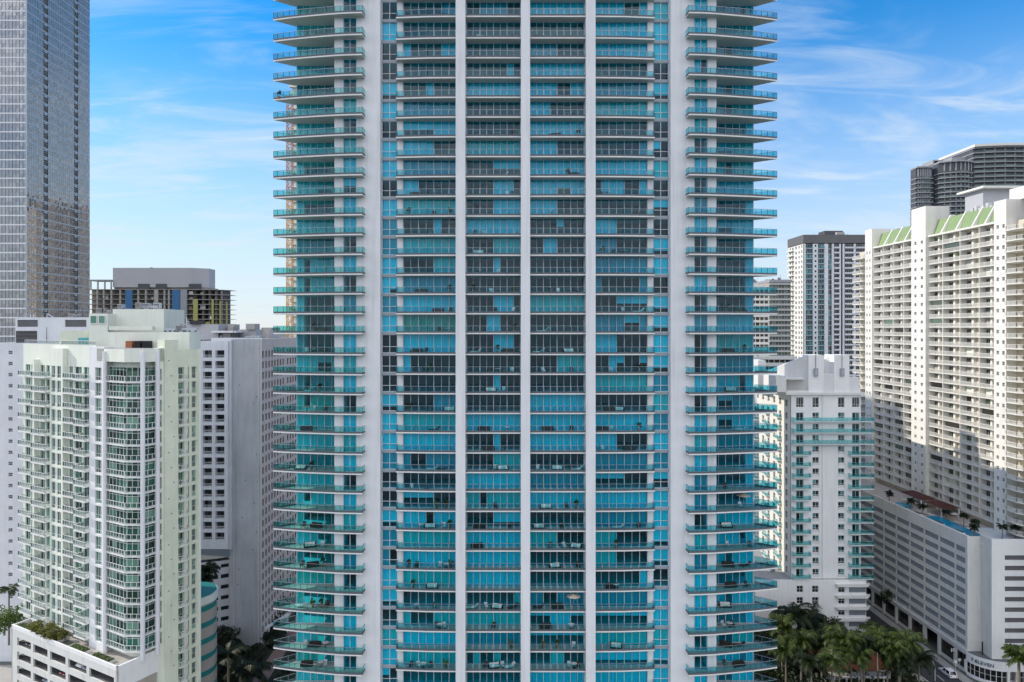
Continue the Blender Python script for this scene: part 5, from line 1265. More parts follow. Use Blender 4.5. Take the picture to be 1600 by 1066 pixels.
# ------------------------------------------------------------------ vehicles, lamp, street signs
def car(x, y, rz, paintm, label, suv=False, group='cars parked along the street', z=GZ + .01):
    t = thing('parked_car', label, 'car', (x, y, z), group, rz)
    Hh = 1.75 if suv else 1.45; bel = 1.0 if suv else .88; Lc = 4.6; W = .92
    prof = [(-2.3, .35), (-2.3, bel - .05), (-2.15, bel), (1.0, bel), (2.1, bel - .18), (2.3, bel - .35), (2.3, .35)]
    b = MB(); n = len(prof)
    pts = [(p, -W, q) for p, q in prof] + [(p, W, q) for p, q in prof]
    b.add(pts, [(i, (i + 1) % n, n + (i + 1) % n, n + i) for i in range(n)] + [tuple(range(n)), tuple(range(n, 2 * n))], paintm)
    roof = [(-2.12 if suv else -1.9, bel), (-1.8 if suv else -1.2, Hh - .03), (.1, Hh), (1.0, bel)]
    rw = W - .14
    pts = [(p, -(W - .03 if q == bel else rw), q) for p, q in roof] + [(p, (W - .03 if q == bel else rw), q) for p, q in roof]
    b.add([pts[1], pts[2], pts[6], pts[5]], [(0, 1, 2, 3)], paintm)
    for s_ in (0, 4):                                    # pillars
        for (i, j, wd) in ((0, 1, .16), (2, 3, .10)):
            p, q = Vector(pts[i + s_]), Vector(pts[j + s_]); b.bar(tuple(p), tuple(q), wd, .08, paintm)
        mid0 = (-.5, pts[s_][1], bel); mid1 = (-.45, pts[s_ + 1][1], Hh - .03); b.bar(mid0, mid1, .10, .07, paintm)
    link('body', b.mesh('body'), t)
    g = MB(); g.add(pts, [(0, 1, 2, 3), (7, 6, 5, 4)], 'car_glass'); link('side_glass', g.mesh('side_glass'), t)
    g = MB(); g.add([pts[2], pts[3], pts[7], pts[6]], [(0, 1, 2, 3)], 'car_glass'); link('windscreen', g.mesh('windscreen'), t)
    g = MB(); g.add([pts[0], pts[1], pts[5], pts[4]], [(0, 1, 2, 3)], 'car_glass'); link('rear_window', g.mesh('rear_window'), t)
    for sx_ in (-1.4, 1.4):
        for sy_ in (-1, 1):
            wl = MB(); wl.tube((sx_, sy_ * (W - .2), .33), (sx_, sy_ * (W + .02), .33), .33, .33, 14, 'tyre'); wl.tube((sx_, sy_ * (W + .021), .33), (sx_, sy_ * (W + .04), .33), .2, .2, 10, 'alu'); link('wheel', wl.mesh('wheel'), t)
    for sy_ in (-1, 1):
        l = MB(); l.box(-2.33, -2.29, sy_ * .72 - .16, sy_ * .72 + .16, bel - .28, bel - .10, 'lamp_red'); link('tail_light', l.mesh('tail_light'), t)
        l = MB(); l.box(2.26, 2.33, sy_ * .66 - .18, sy_ * .66 + .18, bel - .40, bel - .26, 'lamp_clear'); link('headlight', l.mesh('headlight'), t)
    p = MB(); p.box(-2.33, -2.29, -.26, .26, .52, .66, 'lamp_clear'); link('number_plate', p.mesh('number_plate'), t)
    return t
car(110.4, 173.0, R(92), 'car_white', 'white sport utility car parked beside the garage pavement, nearest the shop', True)
car(109.6, 190.5, R(92), 'car_silver', 'silver car parked by the garage shopfronts, behind the white one')
car(108.9, 198.0, R(92), 'car_dark', 'dark car farthest along the kerb by the garage')
car(104.6, 179.5, R(-88), 'car_dark', 'black car on the shaded side of the street under the dark tree')
car(-118, 166, R(8), 'car_silver', 'silver car in the sunlit street at the left edge', group='cars at the left edge')
car(-124, 160, R(8), 'car_dark', 'dark car in the sunlit street at the left edge', group='cars at the left edge')
for (a, lvl, m, lab) in ((23.5, 0, 'car_white', 'white car inside the top level of the parking podium'), (17.8, 1, 'car_red', 'red car inside the second level of the parking podium'), (11.5, 2, 'car_silver', 'silver car inside the third level of the parking podium'), (31, 1, 'car_dark', 'dark car inside the second level near the podium corner'), (5, 0, 'car_dark', 'dark car inside the top level at the left end of the podium'), (25.8, 0, 'car_silver', 'silver car beside the white one in the top podium level')):
    x, y = pd(a, -3.0); car(x, y, math.atan2(V[1], V[0]) + math.pi, m, lab, group='cars inside the parking podium', z=PZ[lvl] - .04)
lx, ly = X_(1461, 170), 170.0
lamp = thing('street_lamp', 'curved pale street lamp at the bend beside the white car', 'street lamp', (lx, ly, GZ))
w = MB(); w.tube((lx, ly, GZ), (lx, ly, GZ + 3.6), .10, .08, 8, 'pole'); w.tube((lx, ly, GZ + 3.6), (lx - .7, ly, GZ + 5.3), .08, .06, 8, 'pole'); w.tube((lx - .7, ly, GZ + 5.3), (lx - 1.5, ly, GZ + 6.3), .06, .05, 8, 'pole'); part(lamp, 'pole', w)
w = MB(); w.hull([(lx - 1.4, ly - .14, GZ + 6.2), (lx - 1.4, ly + .14, GZ + 6.2), (lx - 2.2, ly + .16, GZ + 6.5), (lx - 2.2, ly - .16, GZ + 6.5), (lx - 1.4, ly - .1, GZ + 6.36), (lx - 1.4, ly + .1, GZ + 6.36), (lx - 2.15, ly + .1, GZ + 6.66), (lx - 2.15, ly - .1, GZ + 6.66)], [(0, 1, 2, 3), (7, 6, 5, 4), (0, 1, 5, 4), (1, 2, 6, 5), (2, 3, 7, 6), (3, 0, 4, 7)], 'pole'); part(lamp, 'lamp_head', w)
bx, by = X_(1488, 178), 178.0
sg = thing('projecting_sign', 'square black framed white sign projecting from the garage wall', 'sign', (bx, by, GZ + 4.0))
zb = Z_(1020, 178)
w = MB(); w.box(bx - .75, bx + .75, by - .15, by + .15, zb, zb + 1.5, 'black'); w.box(bx - .1, bx + 1.6, by - .06, by + .06, zb + 1.2, zb + 1.35, 'black'); part(sg, 'frame', w)
w = MB()
w.box(bx - .45, bx - .1, by - .19, by - .155, zb + .3, zb + 1.2, 'line_white'); w.box(bx + .05, bx + .45, by - .19, by - .155, zb + .95, zb + 1.2, 'line_white'); w.box(bx + .12, bx + .34, by - .19, by - .155, zb + .3, zb + .94, 'line_white'); part(sg, 'emblem', w)
for i, (px, py, lab) in enumerate(((1493, 1043, 'small white sign on a post, left one on the pavement by the shop'), (1499, 1042, 'small white sign on a post, right one on the pavement by the shop'))):
    Yp = 174.5 + i; xx = X_(px, Yp); t = thing('street_sign', lab, 'sign', (xx, Yp, GZ + .14), 'street signs by the shop')
    w = MB(); w.tube((xx, Yp, GZ + .14), (xx, Yp, GZ + 2.9), .05, .05, 6, 'pole'); part(t, 'post', w)
    w = MB(); w.box(xx - .4, xx + .4, Yp - .08, Yp - .055, GZ + 2.3, GZ + 3.0, 'line_white'); part(t, 'sign_panel', w)
# ------------------------------------------------------------------ balcony furniture of the blue tower
rf = random.Random(23)
FM = {}
def fm(kind, make):
    if kind not in FM: FM[kind] = make().mesh(kind)
    return FM[kind]
def mk_chair(m, cush=None):
    def f():
        b = MB(); b.box(-.28, .28, -.28, .28, .34, .42, m)
        if cush: b.box(-.26, .26, -.26, .24, .425, .5, cush)
        b.hull([(-.28, .24, .42), (.28, .24, .42), (.28, .38, .95), (-.28, .38, .95), (-.28, .30, .42), (.28, .30, .42), (.28, .44, .95), (-.28, .44, .95)], [(0, 1, 2, 3), (7, 6, 5, 4), (0, 3, 7, 4), (1, 5, 6, 2), (3, 2, 6, 7), (0, 4, 5, 1)], m)
        for x in (-.25, .21):
            for y in (-.25, .21): b.box(x, x + .05, y, y + .05, 0, .34, m)
            b.box(x - .01, x + .06, -.26, .30, .58, .62, m); b.box(x + .005, x + .045, -.26, -.22, .42, .58, m)
        return b
    return f
def mk_table():
    b = MB(); n = 16; b.prism([(math.cos(2 * math.pi * k / n) * .5, math.sin(2 * math.pi * k / n) * .5) for k in range(n)], .70, .74, 'cushion'); b.tube((0, 0, 0), (0, 0, .7), .05, .05, 8, 'metal_dark'); b.prism([(math.cos(2 * math.pi * k / n) * .28, math.sin(2 * math.pi * k / n) * .28) for k in range(n)], 0, .04, 'metal_dark'); return b
def mk_lounger(m):
    def f():
        b = MB(); b.box(-.95, .35, -.32, .32, .26, .38, m)
        b.hull([(.35, -.32, .26), (.35, .32, .26), (.95, .32, .78), (.95, -.32, .78), (.32, -.32, .38), (.32, .32, .38), (.88, .32, .88), (.88, -.32, .88)], [(0, 1, 2, 3), (7, 6, 5, 4), (0, 1, 5, 4), (1, 2, 6, 5), (2, 3, 7, 6), (3, 0, 4, 7)], m)
        for x in (-.85, .25):
            for y in (-.28, .24): b.box(x, x + .05, y, y + .05, 0, .26, 'alu')
        b.bar((.80, 0, .70), (.9, 0, 0), .05, .05, 'alu'); return b
    return f
def mk_sofa(m, c):
    def f():
        b = MB(); b.box(-.95, .95, -.38, .38, .08, .32, m); b.box(-.95, .95, .26, .40, .32, .78, m); b.box(-.97, -.80, -.38, .26, .32, .56, m); b.box(.80, .97, -.38, .26, .32, .56, m)
        for k in range(3): b.box(-.78 + k * .525, -.78 + k * .525 + .50, -.36, .24, .325, .46, c); b.box(-.78 + k * .525, -.78 + k * .525 + .50, .12, .25, .47, .80, c)
        return b
    return f
def mk_plant(seed, m='tree_leaf'):
    def f():
        b = MB(); n = 10; b.tube((0, 0, 0), (0, 0, .45), .17, .24, n, 'terracotta'); b.tube((0, 0, .45), (0, 0, .9), .03, .02, 5, 'bark'); b.merge(leaf_cloud((.42, .42, .55), 170, .11, seed, m, 6), (0, 0, 1.05)); return b
    return f
def mk_umbrella():
    b = MB(); b.tube((0, 0, 0), (0, 0, 2.3), .03, .03, 6, 'alu'); n = 8; r = 1.15
    b.add([(0, 0, 2.45)] + [(math.cos(2 * math.pi * k / n) * r, math.sin(2 * math.pi * k / n) * r, 2.02) for k in range(n)], [(0, k + 1, (k + 1) % n + 1) for k in range(n)], 'umbrella_white'); b.box(-.25, .25, -.25, .25, 0, .08, 'concrete'); return b
KINDS = {
 'chair_dark': ('patio_chair', 'chair', 'dark wicker patio chair', lambda: fm('patio_chair_a', mk_chair('wicker'))),
 'chair_pale': ('patio_chair', 'chair', 'pale cushioned patio chair', lambda: fm('patio_chair_b', mk_chair('alu', 'cushion'))),
 'chair_teal': ('patio_chair', 'chair', 'teal cushioned patio chair', lambda: fm('patio_chair_c', mk_chair('metal_dark', 'cushion_teal'))),
 'table': ('round_table', 'table', 'round white patio table', lambda: fm('round_table', mk_table)),
 'lounger': ('sun_lounger', 'lounger', 'white sun lounger', lambda: fm('sun_lounger_a', mk_lounger('cushion'))),
 'lounger_dark': ('sun_lounger', 'lounger', 'dark sun lounger', lambda: fm('sun_lounger_b', mk_lounger('wicker'))),
 'sofa': ('patio_sofa', 'sofa', 'white cushioned patio sofa', lambda: fm('patio_sofa_a', mk_sofa('wicker', 'cushion'))),
 'sofa_dark': ('patio_sofa', 'sofa', 'dark patio sofa', lambda: fm('patio_sofa_b', mk_sofa('wicker', 'wicker'))),
 'plant': ('potted_plant', 'plant', 'dark bushy potted plant', lambda: fm('potted_plant_a', mk_plant(3))),
 'plant_tall': ('potted_plant', 'plant', 'bright green potted plant', lambda: fm('potted_plant_b', mk_plant(4, 'green_leaf'))),
 'umbrella': ('patio_umbrella', 'umbrella', 'open beige patio umbrella', lambda: fm('patio_umbrella', mk_umbrella)),
}
ORD = ['', 'first', 'second', 'third', 'fourth', 'fifth', 'sixth', 'seventh', 'eighth', 'ninth', 'tenth', 'eleventh', 'twelfth', 'thirteenth', 'fourteenth', 'fifteenth', 'sixteenth', 'seventeenth']
def ordinal(n):
    if n < 18: return ORD[n]
    return ['eighteenth', 'nineteenth', 'twentieth', 'twenty-first', 'twenty-second', 'twenty-third', 'twenty-fourth', 'twenty-fifth', 'twenty-sixth', 'twenty-seventh', 'twenty-eighth', 'twenty-ninth', 'thirtieth', 'thirty-first', 'thirty-second', 'thirty-third', 'thirty-fourth', 'thirty-fifth'][n - 18]
BAYS = {'first': (-18.8, -11.6, -.95, 'first bay balcony'), 'second': (-8.8, -1.4, -.9, 'second bay balcony'), 'third': (1.4, 8.8, -.9, 'third bay balcony'), 'fourth': (11.6, 18.8, -.95, 'fourth bay balcony'), 'left': (-36.5, -31.5, -1.5, 'left curved balcony'), 'right': (31.5, 36.5, -1.5, 'right curved balcony')}
used = set()
NFL = len(ZS) - 1
def put(bay, row, u, kind, rz=None, dd=0.0):
    """row counts the slabs from the top of the picture; label counts floors up from the picture's bottom edge"""
    a0, a1, d, nm = BAYS[bay]; key = (bay, row, kind)
    if key in used: return
    used.add(key)
    a = a0 + (a1 - a0) * u; z = ZS[row + 2] + .212
    name, cat, desc, me = KINDS[kind]
    x, y = TX + a, TY - (d + dd)
    o = link(name, me(), None, (x, y, z)); o.rotation_euler.z = rf.uniform(-.4, .4) if rz is None else rz
    tag(o, f"{desc} on {nm}, {ordinal(NFL - row - 1)} floor from picture bottom", cat, 'balcony furniture and plants of the blue tower')
ROWS_SEEN = [  # (bay, row, [(along, kind), ...]) read off the photograph
 ('first', 0, [(.02, 'chair_dark'), (.86, 'sofa_dark')]), ('second', 1, [(.22, 'sofa'), (.9, 'chair_teal')]), ('third', 1, [(.05, 'chair_dark')]), ('third', 5, [(.72, 'table'), (.85, 'chair_dark')]), ('third', 6, [(.45, 'sofa_dark'), (.95, 'plant')]),
 ('third', 8, [(.85, 'sofa_dark'), (.72, 'plant')]), ('fourth', 9, [(.08, 'chair_dark'), (.2, 'table')]), ('fourth', 10, [(.25, 'lounger_dark'), (.9, 'sofa_dark')]), ('third', 10, [(.38, 'table'), (.7, 'chair_dark')]), ('fourth', 12, [(.1, 'plant'), (.35, 'chair_dark'), (.6, 'table')]),
 ('second', 6, [(.55, 'table'), (.9, 'plant')]), ('second', 8, [(.7, 'lounger')]), ('second', 9, [(.8, 'chair_pale'), (.93, 'chair_teal')]), ('second', 11, [(.1, 'chair_teal'), (.3, 'chair_pale'), (.9, 'lounger')]), ('second', 12, [(.18, 'sofa')]), ('second', 13, [(.2, 'table'), (.6, 'chair_pale')]),
 ('second', 14, [(.05, 'plant'), (.2, 'chair_teal'), (.45, 'chair_pale'), (.6, 'table'), (.95, 'plant_tall')]), ('second', 15, [(.55, 'chair_dark'), (.92, 'chair_pale')]), ('second', 16, [(.95, 'plant')]), ('second', 17, [(.12, 'lounger'), (.36, 'chair_teal'), (.58, 'plant'), (.8, 'sofa_dark')]), ('second', 18, [(.4, 'chair_dark'), (.6, 'table'), (.75, 'chair_teal'), (.9, 'chair_pale')]),
 ('second', 19, [(.45, 'sofa'), (.72, 'chair_pale')]), ('second', 20, [(.45, 'chair_dark'), (.62, 'chair_teal')]), ('second', 21, [(.3, 'sofa_dark'), (.8, 'table')]), ('second', 22, [(.4, 'sofa_dark'), (.7, 'chair_teal')]), ('second', 23, [(.42, 'chair_teal'), (.55, 'chair_pale'), (.7, 'sofa')]), ('second', 25, [(.55, 'chair_dark')]), ('second', 26, [(.2, 'sofa_dark'), (.85, 'chair_dark')]),
 ('second', 27, [(.15, 'sofa_dark')]), ('second', 30, [(.05, 'lounger'), (.35, 'chair_pale'), (.58, 'sofa'), (.92, 'lounger_dark')]), ('second', 31, [(.5, 'chair_dark')]), ('second', 32, [(.88, 'plant_tall')]), ('second', 33, [(.32, 'chair_dark'), (.52, 'sofa'), (.7, 'chair_pale'), (.85, 'lounger')]),
 ('first', 9, [(.2, 'sofa_dark'), (.6, 'table')]), ('first', 10, [(.02, 'plant'), (.6, 'chair_dark'), (.95, 'plant_tall')]), ('first', 11, [(.5, 'chair_teal'), (.8, 'chair_dark')]), ('first', 14, [(.3, 'sofa_dark'), (.5, 'table'), (.92, 'plant')]), ('first', 15, [(.68, 'sofa_dark'), (.95, 'chair_dark')]), ('first', 16, [(.72, 'chair_dark'), (.9, 'table')]),
 ('first', 17, [(.2, 'sofa_dark'), (.4, 'chair_dark')]), ('first', 18, [(.3, 'chair_teal'), (.52, 'plant_tall'), (.7, 'chair_dark')]), ('first', 20, [(.02, 'plant'), (.5, 'chair_teal'), (.93, 'sofa')]), ('first', 21, [(.6, 'lounger_dark')]), ('first', 23, [(.55, 'lounger'), (.8, 'lounger_dark')]), ('first', 24, [(.1, 'chair_pale'), (.42, 'chair_teal')]), ('first', 25, [(.65, 'plant_tall'), (.85, 'plant')]),
 ('first', 26, [(.3, 'table'), (.5, 'sofa'), (.82, 'chair_pale'), (.93, 'plant')]), ('first', 28, [(.02, 'plant'), (.2, 'chair_dark'), (.72, 'chair_pale'), (.86, 'table'), (.97, 'plant_tall')]), ('first', 29, [(.55, 'sofa'), (.12, 'plant')]), ('first', 30, [(.2, 'table'), (.6, 'chair_teal')]), ('first', 31, [(.72, 'table'), (.64, 'chair_teal'), (.82, 'chair_pale')]), ('first', 33, [(.08, 'chair_dark'), (.25, 'chair_pale'), (.5, 'chair_teal'), (.85, 'plant_tall'), (.35, 'table')]),
 ('third', 13, [(.75, 'table')]), ('third', 14, [(.38, 'chair_teal'), (.52, 'chair_pale'), (.75, 'table'), (.9, 'chair_dark')]), ('third', 16, [(.2, 'lounger'), (.8, 'chair_teal')]), ('third', 17, [(.75, 'sofa'), (.1, 'lounger')]), ('third', 18, [(.2, 'chair_pale'), (.8, 'chair_teal')]), ('third', 21, [(.3, 'sofa_dark'), (.8, 'chair_dark')]), ('third', 23, [(.08, 'chair_pale'), (.5, 'sofa'), (.8, 'chair_teal'), (.93, 'lounger')]), ('third', 25, [(.25, 'sofa'), (.9, 'plant'), (.7, 'chair_dark')]),
 ('third', 26, [(.1, 'sofa'), (.6, 'chair_dark')]), ('third', 27, [(.35, 'chair_teal'), (.65, 'chair_pale'), (.9, 'sofa')]), ('third', 28, [(.45, 'sofa'), (.95, 'chair_dark')]), ('third', 30, [(.1, 'lounger_dark'), (.5, 'sofa_dark'), (.85, 'umbrella')]), ('third', 31, [(.25, 'sofa_dark'), (.8, 'table')]), ('third', 32, [(.2, 'plant_tall'), (.5, 'plant'), (.85, 'chair_pale')]), ('third', 33, [(.86, 'table'), (.75, 'chair_pale'), (.95, 'chair_dark')]),
 ('fourth', 15, [(.55, 'chair_pale'), (.9, 'lounger')]), ('fourth', 18, [(.3, 'chair_pale'), (.5, 'chair_dark'), (.93, 'plant')]), ('fourth', 20, [(.25, 'sofa_dark'), (.45, 'sofa')]), ('fourth', 21, [(.1, 'sofa_dark'), (.3, 'chair_pale'), (.9, 'plant')]), ('fourth', 22, [(.1, 'chair_pale'), (.7, 'sofa_dark')]), ('fourth', 26, [(.45, 'lounger'), (.9, 'chair_dark')]), ('fourth', 27, [(.4, 'plant')]), ('fourth', 29, [(.3, 'sofa_dark'), (.4, 'table')]), ('fourth', 32, [(.4, 'sofa')]),
 ('left', 16, [(.5, 'plant'), (.75, 'sofa_dark')]), ('left', 17, [(.3, 'chair_pale'), (.55, 'table'), (.75, 'chair_dark')]), ('left', 19, [(.12, 'lounger_dark'), (.45, 'table'), (.7, 'plant')]), ('left', 20, [(.3, 'table'), (.55, 'chair_pale'), (.9, 'chair_dark')]), ('left', 21, [(.3, 'sofa_dark')]), ('left', 23, [(.1, 'sofa'), (.45, 'plant')]), ('left', 26, [(.2, 'chair_dark'), (.6, 'sofa_dark')]), ('left', 27, [(.4, 'sofa'), (.8, 'chair_pale')]), ('left', 28, [(.15, 'chair_dark'), (.5, 'sofa_dark'), (.8, 'plant')]), ('left', 30, [(.1, 'lounger'), (.5, 'plant_tall'), (.75, 'plant'), (.95, 'chair_dark')]), ('left', 32, [(.25, 'chair_pale'), (.55, 'sofa_dark'), (.9, 'table')]), ('left', 33, [(.3, 'sofa_dark'), (.75, 'table'), (.9, 'chair_pale')]),
 ('right', 15, [(.15, 'plant'), (.6, 'sofa_dark')]), ('right', 17, [(.2, 'sofa_dark'), (.7, 'plant')]), ('right', 19, [(.3, 'sofa'), (.7, 'chair_dark')]), ('right', 21, [(.6, 'lounger')]), ('right', 24, [(.1, 'chair_dark')]), ('right', 25, [(.7, 'umbrella'), (.6, 'chair_pale')]), ('right', 26, [(.15, 'sofa')]), ('right', 27, [(.2, 'chair_pale'), (.9, 'chair_teal')]), ('right', 28, [(.2, 'sofa_dark'), (.75, 'lounger_dark')]), ('right', 29, [(.3, 'sofa_dark'), (.8, 'chair_dark')]), ('right', 30, [(.1, 'sofa')]), ('right', 31, [(.05, 'chair_pale'), (.25, 'table'), (.35, 'chair_dark')]), ('right', 32, [(.12, 'sofa_dark'), (.55, 'lounger_dark')]), ('right', 33, [(.1, 'chair_teal'), (.55, 'sofa_dark')]),
]
for bay, row, items in ROWS_SEEN:
    for u, k in items: put(bay, row, u, k)
# plant poking over the left tip of one upper balcony
o = link('potted_plant', KINDS['plant'][3](), None, (TX - 39.3, TY + 1.0, ZS[6] + .22)); o.scale = (.9, .9, .9)
tag(o, 'dark leafy plant at the far left tip of an upper left curved balcony', 'plant', 'balcony furniture and plants of the blue tower')
# things on the pool deck: beige parasols and loungers between the pergolas
for k, (u, v, lab) in enumerate(((23.5, 4.6, 'beige parasol beside the round spa pool'), (27.6, 4.4, 'beige parasol between the two pergolas'), (39.5, 8.8, 'beige parasol behind the far end of the roof pool'))):
    x, y = pg(u, v); o = link('patio_umbrella', KINDS['umbrella'][3](), None, (x, y, pz + .01)); tag(o, lab, 'umbrella', 'parasols on the pool deck')
for k, (u, v) in enumerate(((28.3, 3.2), (30.8, 5.0), (32.4, 5.4), (34.0, 5.6), (42, 8.2), (44, 8.4))):
    x, y = pg(u, v); o = link('sun_lounger', KINDS['lounger'][3](), None, (x, y, pz + .01)); o.rotation_euler.z = 2.6
    tag(o, f"white sun lounger on the garage pool deck, {ordinal(k + 1)} from its far end", 'lounger', 'sun loungers on the pool deck')

# ------------------------------------------------------------------ rooftop clutter
rc = random.Random(77)
def clutter(root, x0, x1, y0, y1, z, n, m='pole'):
    for k in range(n):
        x, y = rc.uniform(x0, x1), rc.uniform(y0, y1); t = rc.random()
        b = MB()
        if t < .5:
            w, d, h = rc.uniform(.9, 1.8), rc.uniform(.8, 1.4), rc.uniform(.8, 1.5)
            b.box(x - w / 2, x + w / 2, y - d / 2, y + d / 2, z + .15, z + h, rc.choice(['pole', 'alu', 'concrete']))
            b.box(x - w / 2 + .1, x + w / 2 - .1, y - d / 2 - .02, y - d / 2 + .01, z + .3, z + h - .15, 'louver'); b.tube((x, y, z + h), (x, y, z + h + .12), .3, .3, 10, 'metal_dark')
            for a in (-.4, .4): b.box(x + a * w - .06, x + a * w + .06, y - d * .4, y + d * .4, z, z + .15, 'metal_dark')
            part(root, 'air_conditioner', b)
        elif t < .75:
            L = rc.uniform(2, 5); b.box(x - L / 2, x + L / 2, y - .3, y + .3, z + .3, z + .8, 'alu')
            for q in (-.4, 0, .4): b.box(x + q * L - .05, x + q * L + .05, y - .25, y + .25, z, z + .3, 'metal_dark')
            part(root, 'duct', b)
        else:
            h = rc.uniform(1, 3.2); b.tube((x, y, z), (x, y, z + h), .09, .07, 7, rc.choice(['metal_dark', 'pole'])); b.tube((x, y, z + h), (x, y, z + h + .15), .18, .18, 8, 'metal_dark'); part(root, 'vent_pipe', b)
clutter(hw, X_(330, 200), X_(405, 200), 190, 215, Z_(530, 186) + .02, 14)
clutter(hw, X_(276, 199), X_(338, 199), 197, 204, Z_(507, 196) + .02, 5)
clutter(green, X_(180, 146), X_(250, 146), 144.5, 150, Z_(483, 143) + .02, 6)
clutter(green, X_(258, 141), X_(292, 141), 140, 143, Z_(519, 139) + .02, 4)
clutter(green, X_(140, 142), X_(166, 142), 141, 145, Z_(490, 140) + .02, 3)
clutter(jw, X_(82, 188), X_(136, 188), 185, 190, Z_(496, 183) + .02, 5)
clutter(tealt, 71, 78.5, 198, 214, BASEZ + .02, 7)
clutter(tealt, 84, 101, 206, 225, zc(613) + .05, 6)
clutter(olive, X_(1206, 405), X_(1232, 405), 404, 414, Z_(437, 400) + .02, 5)
clutter(low, X_(1190, 305), X_(1236, 305), 303, 320, Z_(562, 300) + .02, 8)
clutter(banded, X_(1175, 333), X_(1198, 333), 333, 342, Z_(441, 330) + .02, 4)
clutter(grey, X_(1262, 440), X_(1330, 440), 439, 450, Z_(367, 435) + .02, 8)
clutter(con, X_(180, 442), X_(290, 442), 441, 452, Z_(418, 435) + .02, 2)
for u in (22, 27, 31, 36, 40, 65, 69, 73, 77):
    w = MB(DF); h = rc.uniform(1, 2.2); w.box(u, u + 1.6, -9, -7.2, RZ + 5.31, RZ + 5.3 + h, 'pole'); w.box(u + .2, u + 1.4, -7.19, -7.15, RZ + 5.5, RZ + 5.2 + h, 'louver'); part(condo, 'air_conditioner', w)
# wall vents, hose boxes and drains on the blank walls
for k in range(26):
    z = TOPZ - 2 - 3.02 * k
    w = MB(VF); a = 5.0 + (k % 3) * .55; w.box(a, a + .25, .351, .40, z, z + .2, 'louver'); part(green, 'wall_vent', w)
for k in range(12):
    w = MB(); x = rc.uniform(hx1 + 1.5, hx2 - 1); z = rc.uniform(-70, -8); w.box(x, x + .3, 185.42, 185.49, z, z + .3, 'louver'); part(hw, 'wall_vent', w)
w = MB(); w.tube((hx1 + 1.1, 185.42, GZ), (hx1 + 1.1, 185.42, Z_(533, 186)), .09, .09, 6, 'shadow_white'); w.tube((hx2 - .9, 185.42, GZ), (hx2 - .9, 185.42, Z_(533, 186)), .09, .09, 6, 'shadow_white'); part(hw, 'downpipe', w)
# ------------------------------------------------------------------ skyline far behind, seen mirrored in the lower half of the glass office tower
for k, (x, y, wd, dp, top, m, lab) in enumerate(((34, 600, 40, 50, 112, 'warm_white', 'far cream tower mirrored at the left of the office glass'), (40, 660, 34, 30, 126, 'concrete', 'far grey tower mirrored beside the cream one'), (36, 694, 40, 26, 118, 'dark_slab', 'far dark banded tower mirrored in the middle'), (42, 724, 36, 30, 130, 'grey_panel', 'far tall grey tower mirrored at the right'), (38, 758, 40, 50, 110, 'dark_slab', 'far low dark tower mirrored at the far right'))):
    t = thing('skyline_tower', lab, 'tower', (x, y, GZ), 'skyline towers mirrored in the office glass')
    b = MB(); b.box(x + .8, x + wd, y, y + dp, GZ, top, 'dark_wall'); part(t, 'body', b)
    s = MB((x, y + dp, 0, -1)); z = top
    while z > -40:
        s.box(0, dp, -.79, .0, z - 1.6, z, m); z -= 3.6
    part(t, 'floor_bands', s)
    s = MB((x, y + dp, 0, -1))
    for j in range(int(dp / 5) + 1): s.box(min(j * 5, dp - 1), min(j * 5, dp - 1) + 1.0, -.4, .15, -40, top + rc.uniform(0, 3), m)
    part(t, 'pier', s)
g = MB(); g.box(-16000, 16000, -100, 22000, GZ - 2, GZ, 'city')
solo('ground', g, None, None, (0, 0, GZ), kind='structure')
g = MB(); g.box(-16000, 16000, -16000, -101, GZ - 4, GZ - 1.5, 'sea')
solo('water', g, None, None, (0, 0, GZ), kind='structure')
flush()
# ------------------------------------------------------------------ camera, sun, sky
cam = bpy.data.cameras.new('camera'); co = bpy.data.objects.new('camera', cam); col.objects.link(co)
cam.sensor_width = 36; cam.lens = 36 * F / 1600; cam.shift_y = -(533 - HZ) / 1600
co.location = (0, 0, 0); co.rotation_euler = (R(90), 0, 0); cam.clip_start = .5; cam.clip_end = 30000
scene.camera = co
SUN = Vector((-.815, .17, .555)).normalized()
sun = bpy.data.lights.new('sun', 'SUN'); so = bpy.data.objects.new('sun', sun); col.objects.link(so)
sun.energy = 2.0; sun.angle = R(.5); sun.color = (1, .92, .80)
so.rotation_euler = SUN.to_track_quat('Z', 'Y').to_euler()
w = bpy.data.worlds.new('World'); scene.world = w; w.use_nodes = True
nt = w.node_tree; nt.nodes.clear()
wo = N(nt, 'ShaderNodeOutputWorld'); bg = N(nt, 'ShaderNodeBackground'); bg.inputs['Strength'].default_value = .15
sky = N(nt, 'ShaderNodeTexSky'); sky.sky_type = 'NISHITA'; sky.sun_disc = False
sky.sun_elevation = math.asin(SUN.z); sky.sun_rotation = math.atan2(SUN.x, SUN.y)
sky.air_density = 1.0; sky.dust_density = .0; sky.ozone_density = 3.0
